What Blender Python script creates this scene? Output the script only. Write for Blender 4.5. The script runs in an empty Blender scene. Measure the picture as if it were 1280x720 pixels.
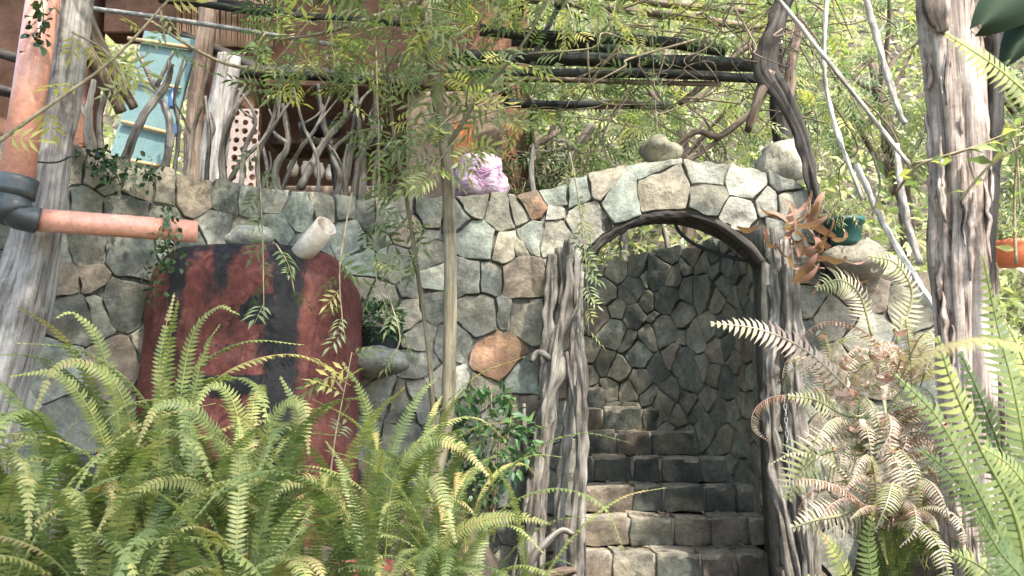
import bpy, math, random
import numpy as np
from mathutils import Vector, noise

R = random.Random(11)
NR = np.random.RandomState(5)
rad = math.radians
scene = bpy.context.scene
COL = scene.collection

# ------------------------------------------------------------------ camera
FPX = 1108.0
CAMZ = 1.52
TH = math.atan(180.0 / FPX)
CT, ST = math.cos(TH), math.sin(TH)


def ray(px, py):
    x = (px - 640) / FPX
    u = (360 - py) / FPX
    return np.array([x, CT - ST * u, ST + CT * u])


def at(px, py, Y):
    d = ray(px, py)
    t = Y / d[1]
    return np.array([d[0] * t, Y, CAMZ + d[2] * t])


def path_at(pts):
    return [at(*p) for p in pts]


cam_d = bpy.data.cameras.new('camera')
cam = bpy.data.objects.new('camera', cam_d)
COL.objects.link(cam)
cam.location = (0, 0, CAMZ)
cam.rotation_euler = (math.pi / 2 + TH, 0, 0)
cam_d.sensor_width = 36
cam_d.angle = 2 * math.atan(640 / FPX)
cam_d.clip_end = 500
cam_d.clip_start = 0.05
cam_d.dof.use_dof = True
cam_d.dof.focus_distance = 4.6
cam_d.dof.aperture_fstop = 6.3
scene.camera = cam


# ------------------------------------------------------------------ object helpers
def tag(o, label=None, cat=None, group=None, kind=None):
    if label: o['label'] = label
    if cat: o['category'] = cat
    if group: o['group'] = group
    if kind: o['kind'] = kind
    return o


def thing(name, loc, label, cat, group=None):
    o = bpy.data.objects.new(name, None)
    COL.objects.link(o)
    o.empty_display_size = 0.1
    o.location = Vector([float(v) for v in loc])
    return tag(o, label, cat, group)


class MB:
    def __init__(self):
        self.V, self.F, self.M, self.T, self.C, self.G = [], [], [], [], [], []
        self.n = 0

    def add(self, V, F, mat=0, tone=0.5, col=(1, 1, 1), grain=None):
        V = np.asarray(V, float).reshape(-1, 3)
        k = len(V)
        self.V.append(V)
        o = self.n
        for f in F:
            self.F.append(tuple(int(i) + o for i in f))
        self.M.extend([mat] * len(F))
        t = np.asarray(tone, float)
        self.T.append(np.full(k, float(t)) if t.ndim == 0 else t)
        c = np.asarray(col, float)
        self.C.append(np.tile(c, (k, 1)) if c.ndim == 1 else c)
        self.G.append(V.copy() if grain is None else np.asarray(grain, float))
        self.n += k

    def build(self, name, mats, parent=None, smooth=True, origin=None):
        me = bpy.data.meshes.new(name)
        if not isinstance(mats, (list, tuple)): mats = [mats]
        V = np.concatenate(self.V)
        if parent is not None:
            org = np.array(parent_world(parent))
        elif origin is not None:
            org = np.array(origin, float)
        else:
            org = np.zeros(3)
        me.from_pydata((V - org).tolist(), [], self.F)
        for m in mats: me.materials.append(m)
        if len(mats) > 1: me.polygons.foreach_set('material_index', self.M)
        me.polygons.foreach_set('use_smooth', [smooth] * len(self.F))
        a = me.attributes.new('tone', 'FLOAT', 'POINT')
        a.data.foreach_set('value', np.concatenate(self.T))
        a = me.attributes.new('col', 'FLOAT_COLOR', 'POINT')
        C = np.concatenate(self.C)
        a.data.foreach_set('color', np.hstack([C, np.ones((len(C), 1))]).ravel())
        a = me.attributes.new('grain', 'FLOAT_VECTOR', 'POINT')
        a.data.foreach_set('vector', np.concatenate(self.G).ravel())
        me.validate()
        me.update()
        o = bpy.data.objects.new(name, me)
        COL.objects.link(o)
        if parent is not None:
            o.parent = parent
        elif origin is not None:
            o.location = Vector([float(v) for v in origin])
        return o


def parent_world(o):
    p = Vector(o.location)
    while o.parent is not None:
        o = o.parent
        p += Vector(o.location)
    return p


def nz(v):
    v = np.asarray(v, float)
    return v / (np.linalg.norm(v) + 1e-12)


def catmull(pts, k=6):
    P = [np.asarray(p, float) for p in pts]
    if len(P) < 3:
        return [P[0] + (P[-1] - P[0]) * t for t in np.linspace(0, 1, max(3, k))]
    P = [2 * P[0] - P[1]] + P + [2 * P[-1] - P[-2]]
    out = []
    for i in range(1, len(P) - 2):
        a, b, c, d = P[i - 1:i + 3]
        for t in np.arange(k) / k:
            out.append(0.5 * (2 * b + (c - a) * t + (2 * a - 5 * b + 4 * c - d) * t * t + (3 * b - a - 3 * c + d) * t ** 3))
    out.append(P[-2])
    return out


def tube(mb, pts, r, n=8, k=5, lump=0.0, ridge=0.0, mat=0, tone=0.5, col=(1, 1, 1), caps=True, twist=1.5, smooth=True, ridges=5, cracks=0, cdepth=.2):
    """r: scalar or list at control points"""
    L = catmull(pts, k) if smooth else [np.asarray(p, float) for p in pts]
    m = len(L)
    rr = np.full(m, float(r)) if np.isscalar(r) else np.interp(np.linspace(0, 1, m), np.linspace(0, 1, len(r)), r)
    L = np.array(L)
    tan = np.gradient(L, axis=0)
    tan /= np.linalg.norm(tan, axis=1)[:, None] + 1e-12
    ref = np.array([0, 0, 1.0]) if abs(tan[0][2]) < .8 else np.array([1.0, 0, 0])
    nrm = nz(np.cross(tan[0], ref))
    V, G = [], []
    s = 0.0
    seed = R.uniform(0, 100)
    ang = np.arange(n) * 2 * math.pi / n
    CK = [(R.uniform(0, 6.28), R.uniform(.5, 1) * cdepth, R.uniform(.04, .10), R.uniform(-.3, .3)) for _ in range(cracks)]
    for i in range(m):
        if i:
            s += np.linalg.norm(L[i] - L[i - 1])
            nrm = nz(nrm - tan[i] * np.dot(nrm, tan[i]))
        bi = np.cross(tan[i], nrm)
        rad_ = np.full(n, rr[i])
        if ridge: rad_ *= 1 + ridge * np.sin(ridges * ang + twist * s + 2.2 * noise.noise((s * 2, seed, 0)) + seed) * 0.6 + ridge * np.sin(3 * ang - twist * s * .7 + 2.5 * noise.noise((s * 1.5, seed, 7)) + seed * 2) * 0.6
        for (a0, dp, wd, dr) in CK:
            dd = (ang - a0 - dr * s - .25 * noise.noise((s * 2.5, a0, seed)) + math.pi) % (2 * math.pi) - math.pi
            rad_ *= 1 - dp * max(0, .65 + .9 * noise.noise((s * 1.6, a0 * 3, seed))) * np.exp(-(dd / wd) ** 2)
        if lump:
            rad_ *= np.array([1 + lump * noise.noise((seed + math.cos(a) * 1.3, math.sin(a) * 1.3, s / max(rr[i], .01) * .35)) for a in ang])
        V.append(L[i] + np.outer(rad_ * np.cos(ang), nrm) + np.outer(rad_ * np.sin(ang), bi))
        G.append(np.stack([np.cos(ang) * rr.mean() + seed, np.sin(ang) * rr.mean(), np.full(n, s)], 1))
    V = np.concatenate(V)
    G = np.concatenate(G)
    F = []
    for i in range(m - 1):
        for j in range(n):
            a, b = i * n + j, i * n + (j + 1) % n
            F.append((a, b, b + n, a + n))
    if caps:
        F.append(tuple(range(n - 1, -1, -1)))
        F.append(tuple(range((m - 1) * n, m * n)))
    mb.add(V, F, mat, tone, col, G)


def pipe(mb, pts, r_out, r_in, n=24, mat=0, col=(1, 1, 1)):
    """open hollow straight pipe from pts[0] to pts[1]"""
    a, b = np.asarray(pts[0], float), np.asarray(pts[1], float)
    t = nz(b - a)
    ref = np.array([0, 0, 1.0]) if abs(t[2]) < .8 else np.array([1.0, 0, 0])
    u = nz(np.cross(t, ref)); v = np.cross(t, u)
    ang = np.arange(n) * 2 * math.pi / n
    ring = np.outer(np.cos(ang), u) + np.outer(np.sin(ang), v)
    V = np.concatenate([a + ring * r_out, b + ring * r_out, b + ring * r_in, a + ring * r_in])
    F = []
    for q in range(4):
        for j in range(n):
            j2 = (j + 1) % n
            F.append((q * n + j, q * n + j2, ((q + 1) % 4) * n + j2, ((q + 1) % 4) * n + j))
    mb.add(V, F, mat, .5, col)


def box(mb, lo, hi, mat=0, col=(1, 1, 1), tone=.5, bev=0.0, rot=0.0, tilt=0.0):
    lo = np.asarray(lo, float); hi = np.asarray(hi, float)
    c = (lo + hi) / 2; h = (hi - lo) / 2
    b = min(bev, h.min() * .45)
    V = []
    if b <= 0:
        for z in (-1, 1):
            for (x, y) in ((-1, -1), (1, -1), (1, 1), (-1, 1)):
                V.append((x * h[0], y * h[1], z * h[2]))
        F = [(3, 2, 1, 0), (4, 5, 6, 7), (0, 1, 5, 4), (1, 2, 6, 5), (2, 3, 7, 6), (3, 0, 4, 7)]
    else:
        def ring(z, ins):
            x, y = h[0] - ins, h[1] - ins
            return [(-x + b, -y, z), (x - b, -y, z), (x, -y + b, z), (x, y - b, z), (x - b, y, z), (-x + b, y, z), (-x, y - b, z), (-x, -y + b, z)]
        V = ring(-h[2], b) + ring(-h[2] + b, 0) + ring(h[2] - b, 0) + ring(h[2], b)
        F = [tuple(range(7, -1, -1)), tuple(range(24, 32))]
        for q in range(3):
            for j in range(8):
                F.append((q * 8 + j, q * 8 + (j + 1) % 8, q * 8 + 8 + (j + 1) % 8, q * 8 + 8 + j))
    V = np.array(V)
    if tilt:
        ca, sa = math.cos(tilt), math.sin(tilt)
        V = np.stack([V[:, 0] * ca - V[:, 2] * sa, V[:, 1], V[:, 0] * sa + V[:, 2] * ca], 1)
    if rot:
        ca, sa = math.cos(rot), math.sin(rot)
        V = np.stack([V[:, 0] * ca - V[:, 1] * sa, V[:, 0] * sa + V[:, 1] * ca, V[:, 2]], 1)
    mb.add(V + c, F, mat, tone, col)


def lathe(mb, center, prof, n=24, mat=0, col=(1, 1, 1), squash=(1, 1), lump=0.0, seed=0):
    c = np.asarray(center, float)
    ang = np.arange(n) * 2 * math.pi / n
    V = []
    for (r, z) in prof:
        for a in ang:
            k = 1 + (lump * noise.noise((math.cos(a) * 2 + seed, math.sin(a) * 2, z * 9)) if lump else 0)
            V.append((c[0] + r * k * math.cos(a) * squash[0], c[1] + r * k * math.sin(a) * squash[1], c[2] + z))
    F = []
    for i in range(len(prof) - 1):
        for j in range(n):
            F.append((i * n + j, i * n + (j + 1) % n, (i + 1) * n + (j + 1) % n, (i + 1) * n + j))
    F.append(tuple(range(n - 1, -1, -1)))
    F.append(tuple(range((len(prof) - 1) * n, len(prof) * n)))
    mb.add(V, F, mat, .5, col)


def boulder(mb, c, r, seed=0, n=20, m=12, rough=.35, col=(1, 1, 1)):
    V = [(0, 0, -1)]
    for i in range(1, m):
        ph = -math.pi / 2 + math.pi * i / m
        for j in range(n):
            a = 2 * math.pi * j / n
            V.append((math.cos(ph) * math.cos(a), math.cos(ph) * math.sin(a), math.sin(ph)))
    V.append((0, 0, 1))
    V = np.array(V)
    k = np.array([1 + rough * noise.noise((v[0] * 1.2 + seed, v[1] * 1.2, v[2] * 1.2)) + rough * .35 * noise.noise((v[0] * 3 + seed, v[1] * 3, v[2] * 3)) for v in V])
    V = V * k[:, None] * np.asarray(r) + np.asarray(c)
    F = [(0, 1 + (j + 1) % n, 1 + j) for j in range(n)]
    for i in range(m - 2):
        for j in range(n):
            a = 1 + i * n + j; b = 1 + i * n + (j + 1) % n
            F.append((a, b, b + n, a + n))
    top = len(V) - 1; o = 1 + (m - 2) * n
    F += [(o + j, o + (j + 1) % n, top) for j in range(n)]
    mb.add(V, F, 0, .5, col)


# ------------------------------------------------------------------ materials
def new_mat(name):
    m = bpy.data.materials.new(name)
    m.use_nodes = True
    nt = m.node_tree
    nt.nodes.clear()
    out = nt.nodes.new('ShaderNodeOutputMaterial')
    return m, nt, out


def N(nt, t, **kw):
    n = nt.nodes.new(t)
    for k, v in kw.items():
        if k in n.inputs: n.inputs[k].default_value = v
        else: setattr(n, k, v)
    return n


def ramp(nt, stops):
    r = nt.nodes.new('ShaderNodeValToRGB')
    e = r.color_ramp.elements
    while len(e) < len(stops): e.new(0.5)
    for x, (p, c) in zip(e, stops):
        x.position = p
        x.color = (c[0], c[1], c[2], 1)
    return r


def mixc(nt, mode, fac, a, b):
    m = nt.nodes.new('ShaderNodeMix')
    m.data_type = 'RGBA'
    m.blend_type = mode
    for sock, val in ((0, fac), (6, a), (7, b)):
        if isinstance(val, (int, float)): m.inputs[sock].default_value = val
        elif isinstance(val, tuple): m.inputs[sock].default_value = (*val, 1)
        else: nt.links.new(val, m.inputs[sock])
    return m.outputs[2]


def attr(nt, name):
    a = nt.nodes.new('ShaderNodeAttribute')
    a.attribute_name = name
    return a


def principled(nt, out, color, rough=.8, bump=None, bdist=.01, bstr=.6, spec=.3):
    p = N(nt, 'ShaderNodeBsdfPrincipled', Roughness=rough)
    p.inputs['Specular IOR Level'].default_value = spec
    if isinstance(color, tuple): p.inputs['Base Color'].default_value = (*color, 1)
    else: nt.links.new(color, p.inputs['Base Color'])
    if bump is not None:
        b = N(nt, 'ShaderNodeBump', Distance=bdist, Strength=bstr)
        nt.links.new(bump, b.inputs['Height'])
        nt.links.new(b.outputs[0], p.inputs['Normal'])
    nt.links.new(p.outputs[0], out.inputs[0])
    return p


def noise_tex(nt, scale, detail=6, rough=.6, vec=None, mapscale=None):
    n = N(nt, 'ShaderNodeTexNoise', Scale=scale, Detail=detail, Roughness=rough)
    if vec is None:
        g = nt.nodes.new('ShaderNodeNewGeometry')
        vec = g.outputs['Position']
    if mapscale:
        m = nt.nodes.new('ShaderNodeMapping')
        m.inputs['Scale'].default_value = mapscale
        nt.links.new(vec, m.inputs['Vector'])
        vec = m.outputs[0]
    nt.links.new(vec, n.inputs['Vector'])
    return n


def mat_stone(name, gain=1.0, lichen=.35):
    m, nt, out = new_mat(name)
    a = attr(nt, 'col')
    n1 = noise_tex(nt, 9, 8, .65)
    n2 = noise_tex(nt, 45, 8, .75)
    n3 = noise_tex(nt, 5, 6, .7)
    r1 = ramp(nt, [(.28, (.5, .5, .5)), (.72, (1.35, 1.33, 1.25))])
    nt.links.new(n1.outputs[0], r1.inputs[0])
    r2 = ramp(nt, [(.3, (.62, .62, .62)), (.7, (1.25, 1.25, 1.25))])
    nt.links.new(n2.outputs[0], r2.inputs[0])
    c = mixc(nt, 'MULTIPLY', 1.0, a.outputs['Color'], r1.outputs[0])
    c = mixc(nt, 'MULTIPLY', 1.0, c, r2.outputs[0])
    r3 = ramp(nt, [(.54, (0, 0, 0)), (.68, (lichen,) * 3)])
    nt.links.new(n3.outputs[0], r3.inputs[0])
    c = mixc(nt, 'MIX', r3.outputs[0], c, (.40 * gain, .39 * gain, .31 * gain))
    n4 = noise_tex(nt, 1.7, 7, .7)
    r4 = ramp(nt, [(.36, (.55, .56, .55)), (.56, (1.08, 1.07, 1.04))])
    nt.links.new(n4.outputs[0], r4.inputs[0])
    c = mixc(nt, 'MULTIPLY', 1.0, c, r4.outputs[0])
    n5 = noise_tex(nt, 3.3, 9, .75, mapscale=(1.3, 1.3, .8))
    r5 = ramp(nt, [(.57, (0, 0, 0)), (.70, (.7, .7, .7))])
    nt.links.new(n5.outputs[0], r5.inputs[0])
    c = mixc(nt, 'MIX', r5.outputs[0], c, (.085, .095, .05))
    bm = mixc(nt, 'ADD', .5, n1.outputs[0], n2.outputs[0])
    principled(nt, out, c, .85, bm, .016, 1.0, .25)
    return m


def mat_noise(name, c1, c2, scale=12, rough=.85, bump=.006, c3=None, spec=.25, stretch=None, scale2=60):
    m, nt, out = new_mat(name)
    n1 = noise_tex(nt, scale, 8, .65, mapscale=stretch)
    stops = [(.3, c1), (.7, c2)] if c3 is None else [(.28, c1), (.5, c2), (.72, c3)]
    r = ramp(nt, stops)
    nt.links.new(n1.outputs[0], r.inputs[0])
    n2 = noise_tex(nt, scale2, 6, .7, mapscale=stretch)
    r2 = ramp(nt, [(.3, (.75, .75, .75)), (.7, (1.2, 1.2, 1.2))])
    nt.links.new(n2.outputs[0], r2.inputs[0])
    c = mixc(nt, 'MULTIPLY', 1.0, r.outputs[0], r2.outputs[0])
    principled(nt, out, c, rough, mixc(nt, 'ADD', .5, n1.outputs[0], n2.outputs[0]), bump, .7, spec)
    return m


def mat_wood(name, dark, mid, light, bump=.012, st=(.34, .46, .66)):
    m, nt, out = new_mat(name)
    g = attr(nt, 'grain')
    n1 = noise_tex(nt, 34, 8, .7, g.outputs['Vector'], (1, 1, .07))
    n2 = noise_tex(nt, 9, 6, .6, g.outputs['Vector'], (1, 1, .35))
    n3 = noise_tex(nt, 120, 5, .7, g.outputs['Vector'], (1, 1, .05))
    r = ramp(nt, [(st[0], dark), (st[1], mid), (st[2], light)])
    nt.links.new(n1.outputs[0], r.inputs[0])
    r2 = ramp(nt, [(.3, (.55, .52, .5)), (.65, (1.2, 1.2, 1.2))])
    nt.links.new(n2.outputs[0], r2.inputs[0])
    r3 = ramp(nt, [(.3, (.7, .7, .7)), (.65, (1.15, 1.15, 1.15))])
    nt.links.new(n3.outputs[0], r3.inputs[0])
    c = mixc(nt, 'MULTIPLY', 1.0, r.outputs[0], r2.outputs[0])
    c = mixc(nt, 'MULTIPLY', 1.0, c, r3.outputs[0])
    n4 = noise_tex(nt, 14, 8, .75)
    r4 = ramp(nt, [(.56, (0, 0, 0)), (.66, (.55, .55, .55))])
    nt.links.new(n4.outputs[0], r4.inputs[0])
    c = mixc(nt, 'MIX', r4.outputs[0], c, tuple(.5 * (a + b) * k for a, b, k in zip(mid, light, (.9, 1.0, .92))))
    n5 = noise_tex(nt, 6, 8, .7)
    r5 = ramp(nt, [(.32, (.45, .42, .4)), (.5, (1.05, 1.05, 1.05))])
    nt.links.new(n5.outputs[0], r5.inputs[0])
    c = mixc(nt, 'MULTIPLY', 1.0, c, r5.outputs[0])
    principled(nt, out, c, .85, mixc(nt, 'ADD', .5, n1.outputs[0], n3.outputs[0]), bump, .9, .2)
    return m


def mat_leaf(name, stops, trans=.35, rough=.45):
    m, nt, out = new_mat(name)
    a = attr(nt, 'tone')
    oi = nt.nodes.new('ShaderNodeObjectInfo')
    mm = N(nt, 'ShaderNodeMath', operation='MULTIPLY_ADD')
    nt.links.new(oi.outputs['Random'], mm.inputs[0])
    mm.inputs[1].default_value = .22
    mm.inputs[2].default_value = -.11
    ad = N(nt, 'ShaderNodeMath', operation='ADD')
    nt.links.new(a.outputs['Fac'], ad.inputs[0])
    nt.links.new(mm.outputs[0], ad.inputs[1])
    r = ramp(nt, stops)
    nt.links.new(ad.outputs[0], r.inputs[0])
    p = N(nt, 'ShaderNodeBsdfPrincipled', Roughness=rough)
    p.inputs['Specular IOR Level'].default_value = .35
    nt.links.new(r.outputs[0], p.inputs['Base Color'])
    t = nt.nodes.new('ShaderNodeBsdfTranslucent')
    c = mixc(nt, 'MULTIPLY', 1.0, r.outputs[0], (1.15, 1.35, .7))
    nt.links.new(c, t.inputs[0])
    mx = N(nt, 'ShaderNodeMixShader')
    mx.inputs[0].default_value = trans
    nt.links.new(p.outputs[0], mx.inputs[1])
    nt.links.new(t.outputs[0], mx.inputs[2])
    nt.links.new(mx.outputs[0], out.inputs[0])
    return m


M = {}
M['stone'] = mat_stone('wall stone')
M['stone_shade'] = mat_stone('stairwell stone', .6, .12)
M['mortar'] = mat_noise('earth mortar', (.05, .05, .045), (.17, .16, .135), 14, .95, .01)
M['cement'] = mat_noise('step cement', (.15, .135, .112), (.30, .275, .23), 10, .9, .008)
M['ground'] = mat_noise('soil and litter', (.03, .026, .02), (.08, .065, .045), 6, .95, .03, (.17, .135, .10))
M['drift'] = mat_wood('weathered driftwood', (.045, .04, .034), (.165, .148, .125), (.33, .305, .265))
M['pale_wood'] = mat_wood('bleached wood', (.07, .062, .055), (.25, .235, .215), (.46, .44, .41))
M['pink_wood'] = mat_wood('sunbleached split wood', (.04, .028, .022), (.42, .335, .28), (.66, .57, .50), .03, (.38, .46, .64))
M['bleached'] = mat_wood('sun bleached stick', (.20, .18, .155), (.42, .395, .35), (.66, .63, .58))
M['dark_wood'] = mat_wood('dark bark', (.015, .013, .012), (.045, .039, .034), (.10, .09, .08))
M['brown_wood'] = mat_wood('brown bark', (.05, .036, .026), (.15, .11, .08), (.28, .22, .17))
M['bark'] = mat_wood('slim tree bark', (.08, .068, .045), (.16, .14, .092), (.26, .232, .16), .005)
M['twig'] = mat_noise('vine twig', (.18, .15, .09), (.34, .28, .17), 30)
M['beam'] = mat_wood('dark pergola beam', (.012, .015, .014), (.03, .034, .031), (.07, .07, .062))
M['pvc'] = mat_noise('salmon pvc', (.60, .27, .185), (.66, .33, .24), 5, .30, .0008, spec=.5)
M['pvc_grey'] = mat_noise('grey pvc elbow', (.03, .036, .038), (.055, .062, .064), 8, .4, .001, spec=.5)
M['pvc_pale'] = mat_noise('dirty pale pipe', (.42, .33, .25), (.68, .62, .54), 7, .5, .002)
M['adobe'] = mat_noise('red adobe', (.11, .055, .036), (.25, .13, .08), 5, .95, .02)
M['clay'] = mat_noise('beige clay', (.20, .145, .10), (.30, .225, .165), 6, .95, .02)
M['teal'] = mat_noise('teal paint', (.115, .19, .185), (.16, .245, .235), 5, .55, .002)
M['orange'] = mat_noise('orange paint', (.50, .17, .06), (.64, .25, .10), 6, .7, .004)
M['reed'] = mat_noise('reed', (.40, .22, .12), (.68, .46, .30), 18, .8, .004, stretch=(1, 1, .1))
M['bamboo'] = mat_noise('bamboo strip', (.32, .23, .12), (.46, .34, .19), 14)
M['screen'] = mat_noise('pinkish clay screen', (.30, .235, .205), (.44, .36, .32), 9, .9, .004)
M['dark'] = mat_noise('dark cloth', (.015, .02, .02), (.04, .05, .05), 9)
M['skull'] = mat_noise('pale pottery', (.38, .33, .27), (.58, .52, .44), 16, .8)
M['blue'] = mat_noise('blue bottle', (.02, .06, .16), (.04, .10, .22), 8, .25, .001, spec=.5)
M['hose'] = mat_noise('black hose', (.012, .015, .016), (.03, .034, .034), 8, .45)
M['pot_green'] = mat_noise('green planter', (.01, .055, .048), (.016, .08, .066), 7, .4, .001, spec=.5)
M['pot_orange'] = mat_noise('orange planter', (.55, .14, .06), (.66, .20, .09), 7, .5, .001)
M['terracotta'] = mat_noise('brick red clay', (.20, .065, .05), (.32, .11, .08), 8, .85)
M['chain'] = mat_noise('dull chain', (.18, .18, .17), (.34, .34, .33), 30, .45)

GREENS = [(0.0, (.03, .05, .025)), (.3, (.07, .10, .045)), (.55, (.15, .195, .09)), (.8, (.28, .32, .16)), (1.0, (.52, .46, .15))]
M['fern'] = mat_leaf('sword fern', [(0, (.03, .05, .02)), (.35, (.078, .115, .038)), (.65, (.185, .225, .075)), (.88, (.36, .36, .12)), (1, (.42, .31, .14))], .3)
M['leaf'] = mat_leaf('pinnate leaf', GREENS, .42)
M['shrub'] = mat_leaf('glossy shrub leaf', [(0, (.02, .05, .025)), (.5, (.06, .13, .05)), (1, (.16, .25, .08))], .25)
M['ivy'] = mat_leaf('ivy leaf', [(0, (.015, .035, .018)), (.5, (.035, .075, .03)), (1, (.10, .16, .06))], .2)
M['dryfern'] = mat_leaf('dry fern', [(0, (.10, .05, .03)), (.3, (.30, .155, .105)), (.55, (.46, .31, .245)), (.8, (.50, .43, .35)), (1, (.30, .31, .15))], .3, .7)
M['hill'] = mat_leaf('hillside foliage', [(0, (.05, .075, .04)), (.35, (.15, .19, .09)), (.65, (.33, .36, .16)), (.85, (.52, .48, .27)), (1, (.60, .52, .40))], .35)
M['bigleaf'] = mat_leaf('broad leaf', [(0, (.008, .022, .008)), (1, (.016, .036, .010))], .1, .85)


def mat_tank():
    m, nt, out = new_mat('weathered red paint')
    n1 = noise_tex(nt, 5, 8, .7)
    n2 = noise_tex(nt, 30, 7, .75)
    r = ramp(nt, [(.25, (.04, .016, .013)), (.5, (.135, .042, .033)), (.75, (.19, .085, .068))])
    nt.links.new(n1.outputs[0], r.inputs[0])
    # soot streaks: painted-on dirt carried by the tank's own coordinates
    a = attr(nt, 'col')
    n3 = noise_tex(nt, 8, 9, .8, mapscale=(1.5, 1.5, .55))
    ad = N(nt, 'ShaderNodeMath', operation='ADD')
    sep = nt.nodes.new('ShaderNodeSeparateColor')
    nt.links.new(a.outputs['Color'], sep.inputs[0])
    nt.links.new(sep.outputs[0], ad.inputs[0])
    nt.links.new(n3.outputs[0], ad.inputs[1])
    rs = ramp(nt, [(.86, (0, 0, 0)), (1.0, (1, 1, 1))])
    sub = N(nt, 'ShaderNodeMath', operation='MULTIPLY'); sub.inputs[1].default_value = .9
    nt.links.new(ad.outputs[0], sub.inputs[0])
    nt.links.new(sub.outputs[0], rs.inputs[0])
    c = mixc(nt, 'MIX', rs.outputs[0], r.outputs[0], (.016, .016, .017))
    r2 = ramp(nt, [(.35, (.55, .55, .55)), (.65, (1.15, 1.15, 1.15))])
    nt.links.new(n2.outputs[0], r2.inputs[0])
    c = mixc(nt, 'MULTIPLY', 1.0, c, r2.outputs[0])
    principled(nt, out, c, .8, mixc(nt, 'ADD', .5, n1.outputs[0], n2.outputs[0]), .012, .8, .25)
    return m


M['tank'] = mat_tank()


def mat_bag():
    m, nt, out = new_mat('purple woven sack')
    n1 = noise_tex(nt, 26, 5, .6, mapscale=(.6, .6, 1.6))
    r = ramp(nt, [(.33, (.20, .10, .17)), (.45, (.33, .235, .30)), (.62, (.40, .32, .365)), (.74, (.26, .14, .23))])
    nt.links.new(n1.outputs[0], r.inputs[0])
    principled(nt, out, r.outputs[0], .7, n1.outputs[0], .02, .8)
    return m


M['bag'] = mat_bag()

# ------------------------------------------------------------------ plan of the walls
FRONT = [(-3.4, 2.9), (-2.6, 3.6), (-2.0, 4.05), (-1.4, 4.45), (-0.8, 4.75), (-0.2, 4.9), (0.4, 4.92), (1.4, 4.92), (2.0, 4.85), (2.7, 4.75)]
INNER = [(1.462, 4.97), (1.50, 5.25), (1.53, 5.5), (1.52, 5.8), (1.42, 6.08), (1.27, 6.36), (1.05, 6.62), (.75, 6.86), (.3, 7.02), (-.3, 7.1), (-.9, 7.1)]


class Curve2:
    def __init__(self, pts):
        P = np.array(catmull([np.array([p[0], p[1], 0]) for p in pts], 24))[:, :2]
        self.P = P
        self.s = np.concatenate([[0], np.cumsum(np.linalg.norm(np.diff(P, axis=0), axis=1))])
        t = np.gradient(P, axis=0)
        t /= np.linalg.norm(t, axis=1)[:, None]
        self.n = np.stack([t[:, 1], -t[:, 0]], 1)   # right of travel
        self.L = self.s[-1]

    def pos(self, u):
        return np.array([np.interp(u, self.s, self.P[:, 0]), np.interp(u, self.s, self.P[:, 1])])

    def nor(self, u):
        return nz([np.interp(u, self.s, self.n[:, 0]), np.interp(u, self.s, self.n[:, 1])])

    def map(self, u, v, d):
        p = self.pos(u) + self.nor(u) * d
        return np.array([p[0], p[1], v])

    def from_px(self, px, py):
        d = ray(px, py)
        k = d[0] / d[1]
        f = self.P[:, 0] - k * self.P[:, 1]
        i = int(np.argmin(np.abs(f)))
        Y = self.P[i, 1]
        return self.s[i], CAMZ + d[2] / d[1] * Y

    def from_x(self, x):
        i = int(np.argmin(np.abs(self.P[:, 0] - x)))
        return self.s[i]


CF = Curve2(FRONT)      # travels left to right: its right-hand normal faces the camera
CI = Curve2(INNER)      # travels from the arch round to the left
if CI.nor(CI.L * .6)[1] > 0: CI.n *= -1


def front_y(x):
    return np.interp(x, CF.P[:, 0], CF.P[:, 1])


def sstep(a, b, x):
    t = np.clip((x - a) / (b - a), 0, 1)
    return t * t * (3 - 2 * t)


WELL = [(0.0, 5.12), (1.62, 5.12), (1.66, 5.5), (1.62, 5.85), (1.5, 6.15), (1.35, 6.42), (1.12, 6.7), (.8, 6.95), (.3, 7.12), (-.9, 7.2), (-.9, 6.0), (0.0, 6.0)]


def in_poly(x, y, P):
    c = False
    j = len(P) - 1
    for i in range(len(P)):
        if (P[i][1] > y) != (P[j][1] > y) and x < (P[j][0] - P[i][0]) * (y - P[i][1]) / (P[j][1] - P[i][1]) + P[i][0]: c = not c
        j = i
    return c


def ground_z(x, y):
    bed = sstep(1.2, 2.2, y) * (.78 + .14 * max(0, min(y, 4.6) - 2.2)) * (1 - sstep(.2 - .45 * sstep(2.9, 4.2, y), .42 - .14 * sstep(2.9, 4.2, y), x))
    bank = sstep(.4, 2.2, y) * (.55 + .16 * min(y, 5)) * sstep(0.75 + .16 * y, 1.15 + .18 * y, x)
    low = max(bed, bank)
    up = 2.42 + max(0.0, min(y, 45) - 8.6) * .78 + max(0, x - 4) * .12
    if in_poly(x, y, WELL): return 0.3
    if x < 2.55:
        if y > 16 or y > front_y(max(x, -3.4)) + (0.2 if x > -3.4 else 0.2 - (x + 3.4) * .3): z = up
        else: z = low
    else:
        k = sstep(4.4, 8.5, y) * sstep(2.2, 3.2, x) + (1 - sstep(2.2, 3.2, x)) * (y > 5.0)
        z = low + (up - low) * k
    return z + .05 * noise.noise((x * 1.7, y * 1.7, 0)) + .5 * noise.noise((x * .2, y * .2, 4)) * sstep(9, 14, y)


def axis(segs):
    out = []
    for a, b, st in segs: out += list(np.arange(a, b, st))
    return np.array(out)


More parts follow.
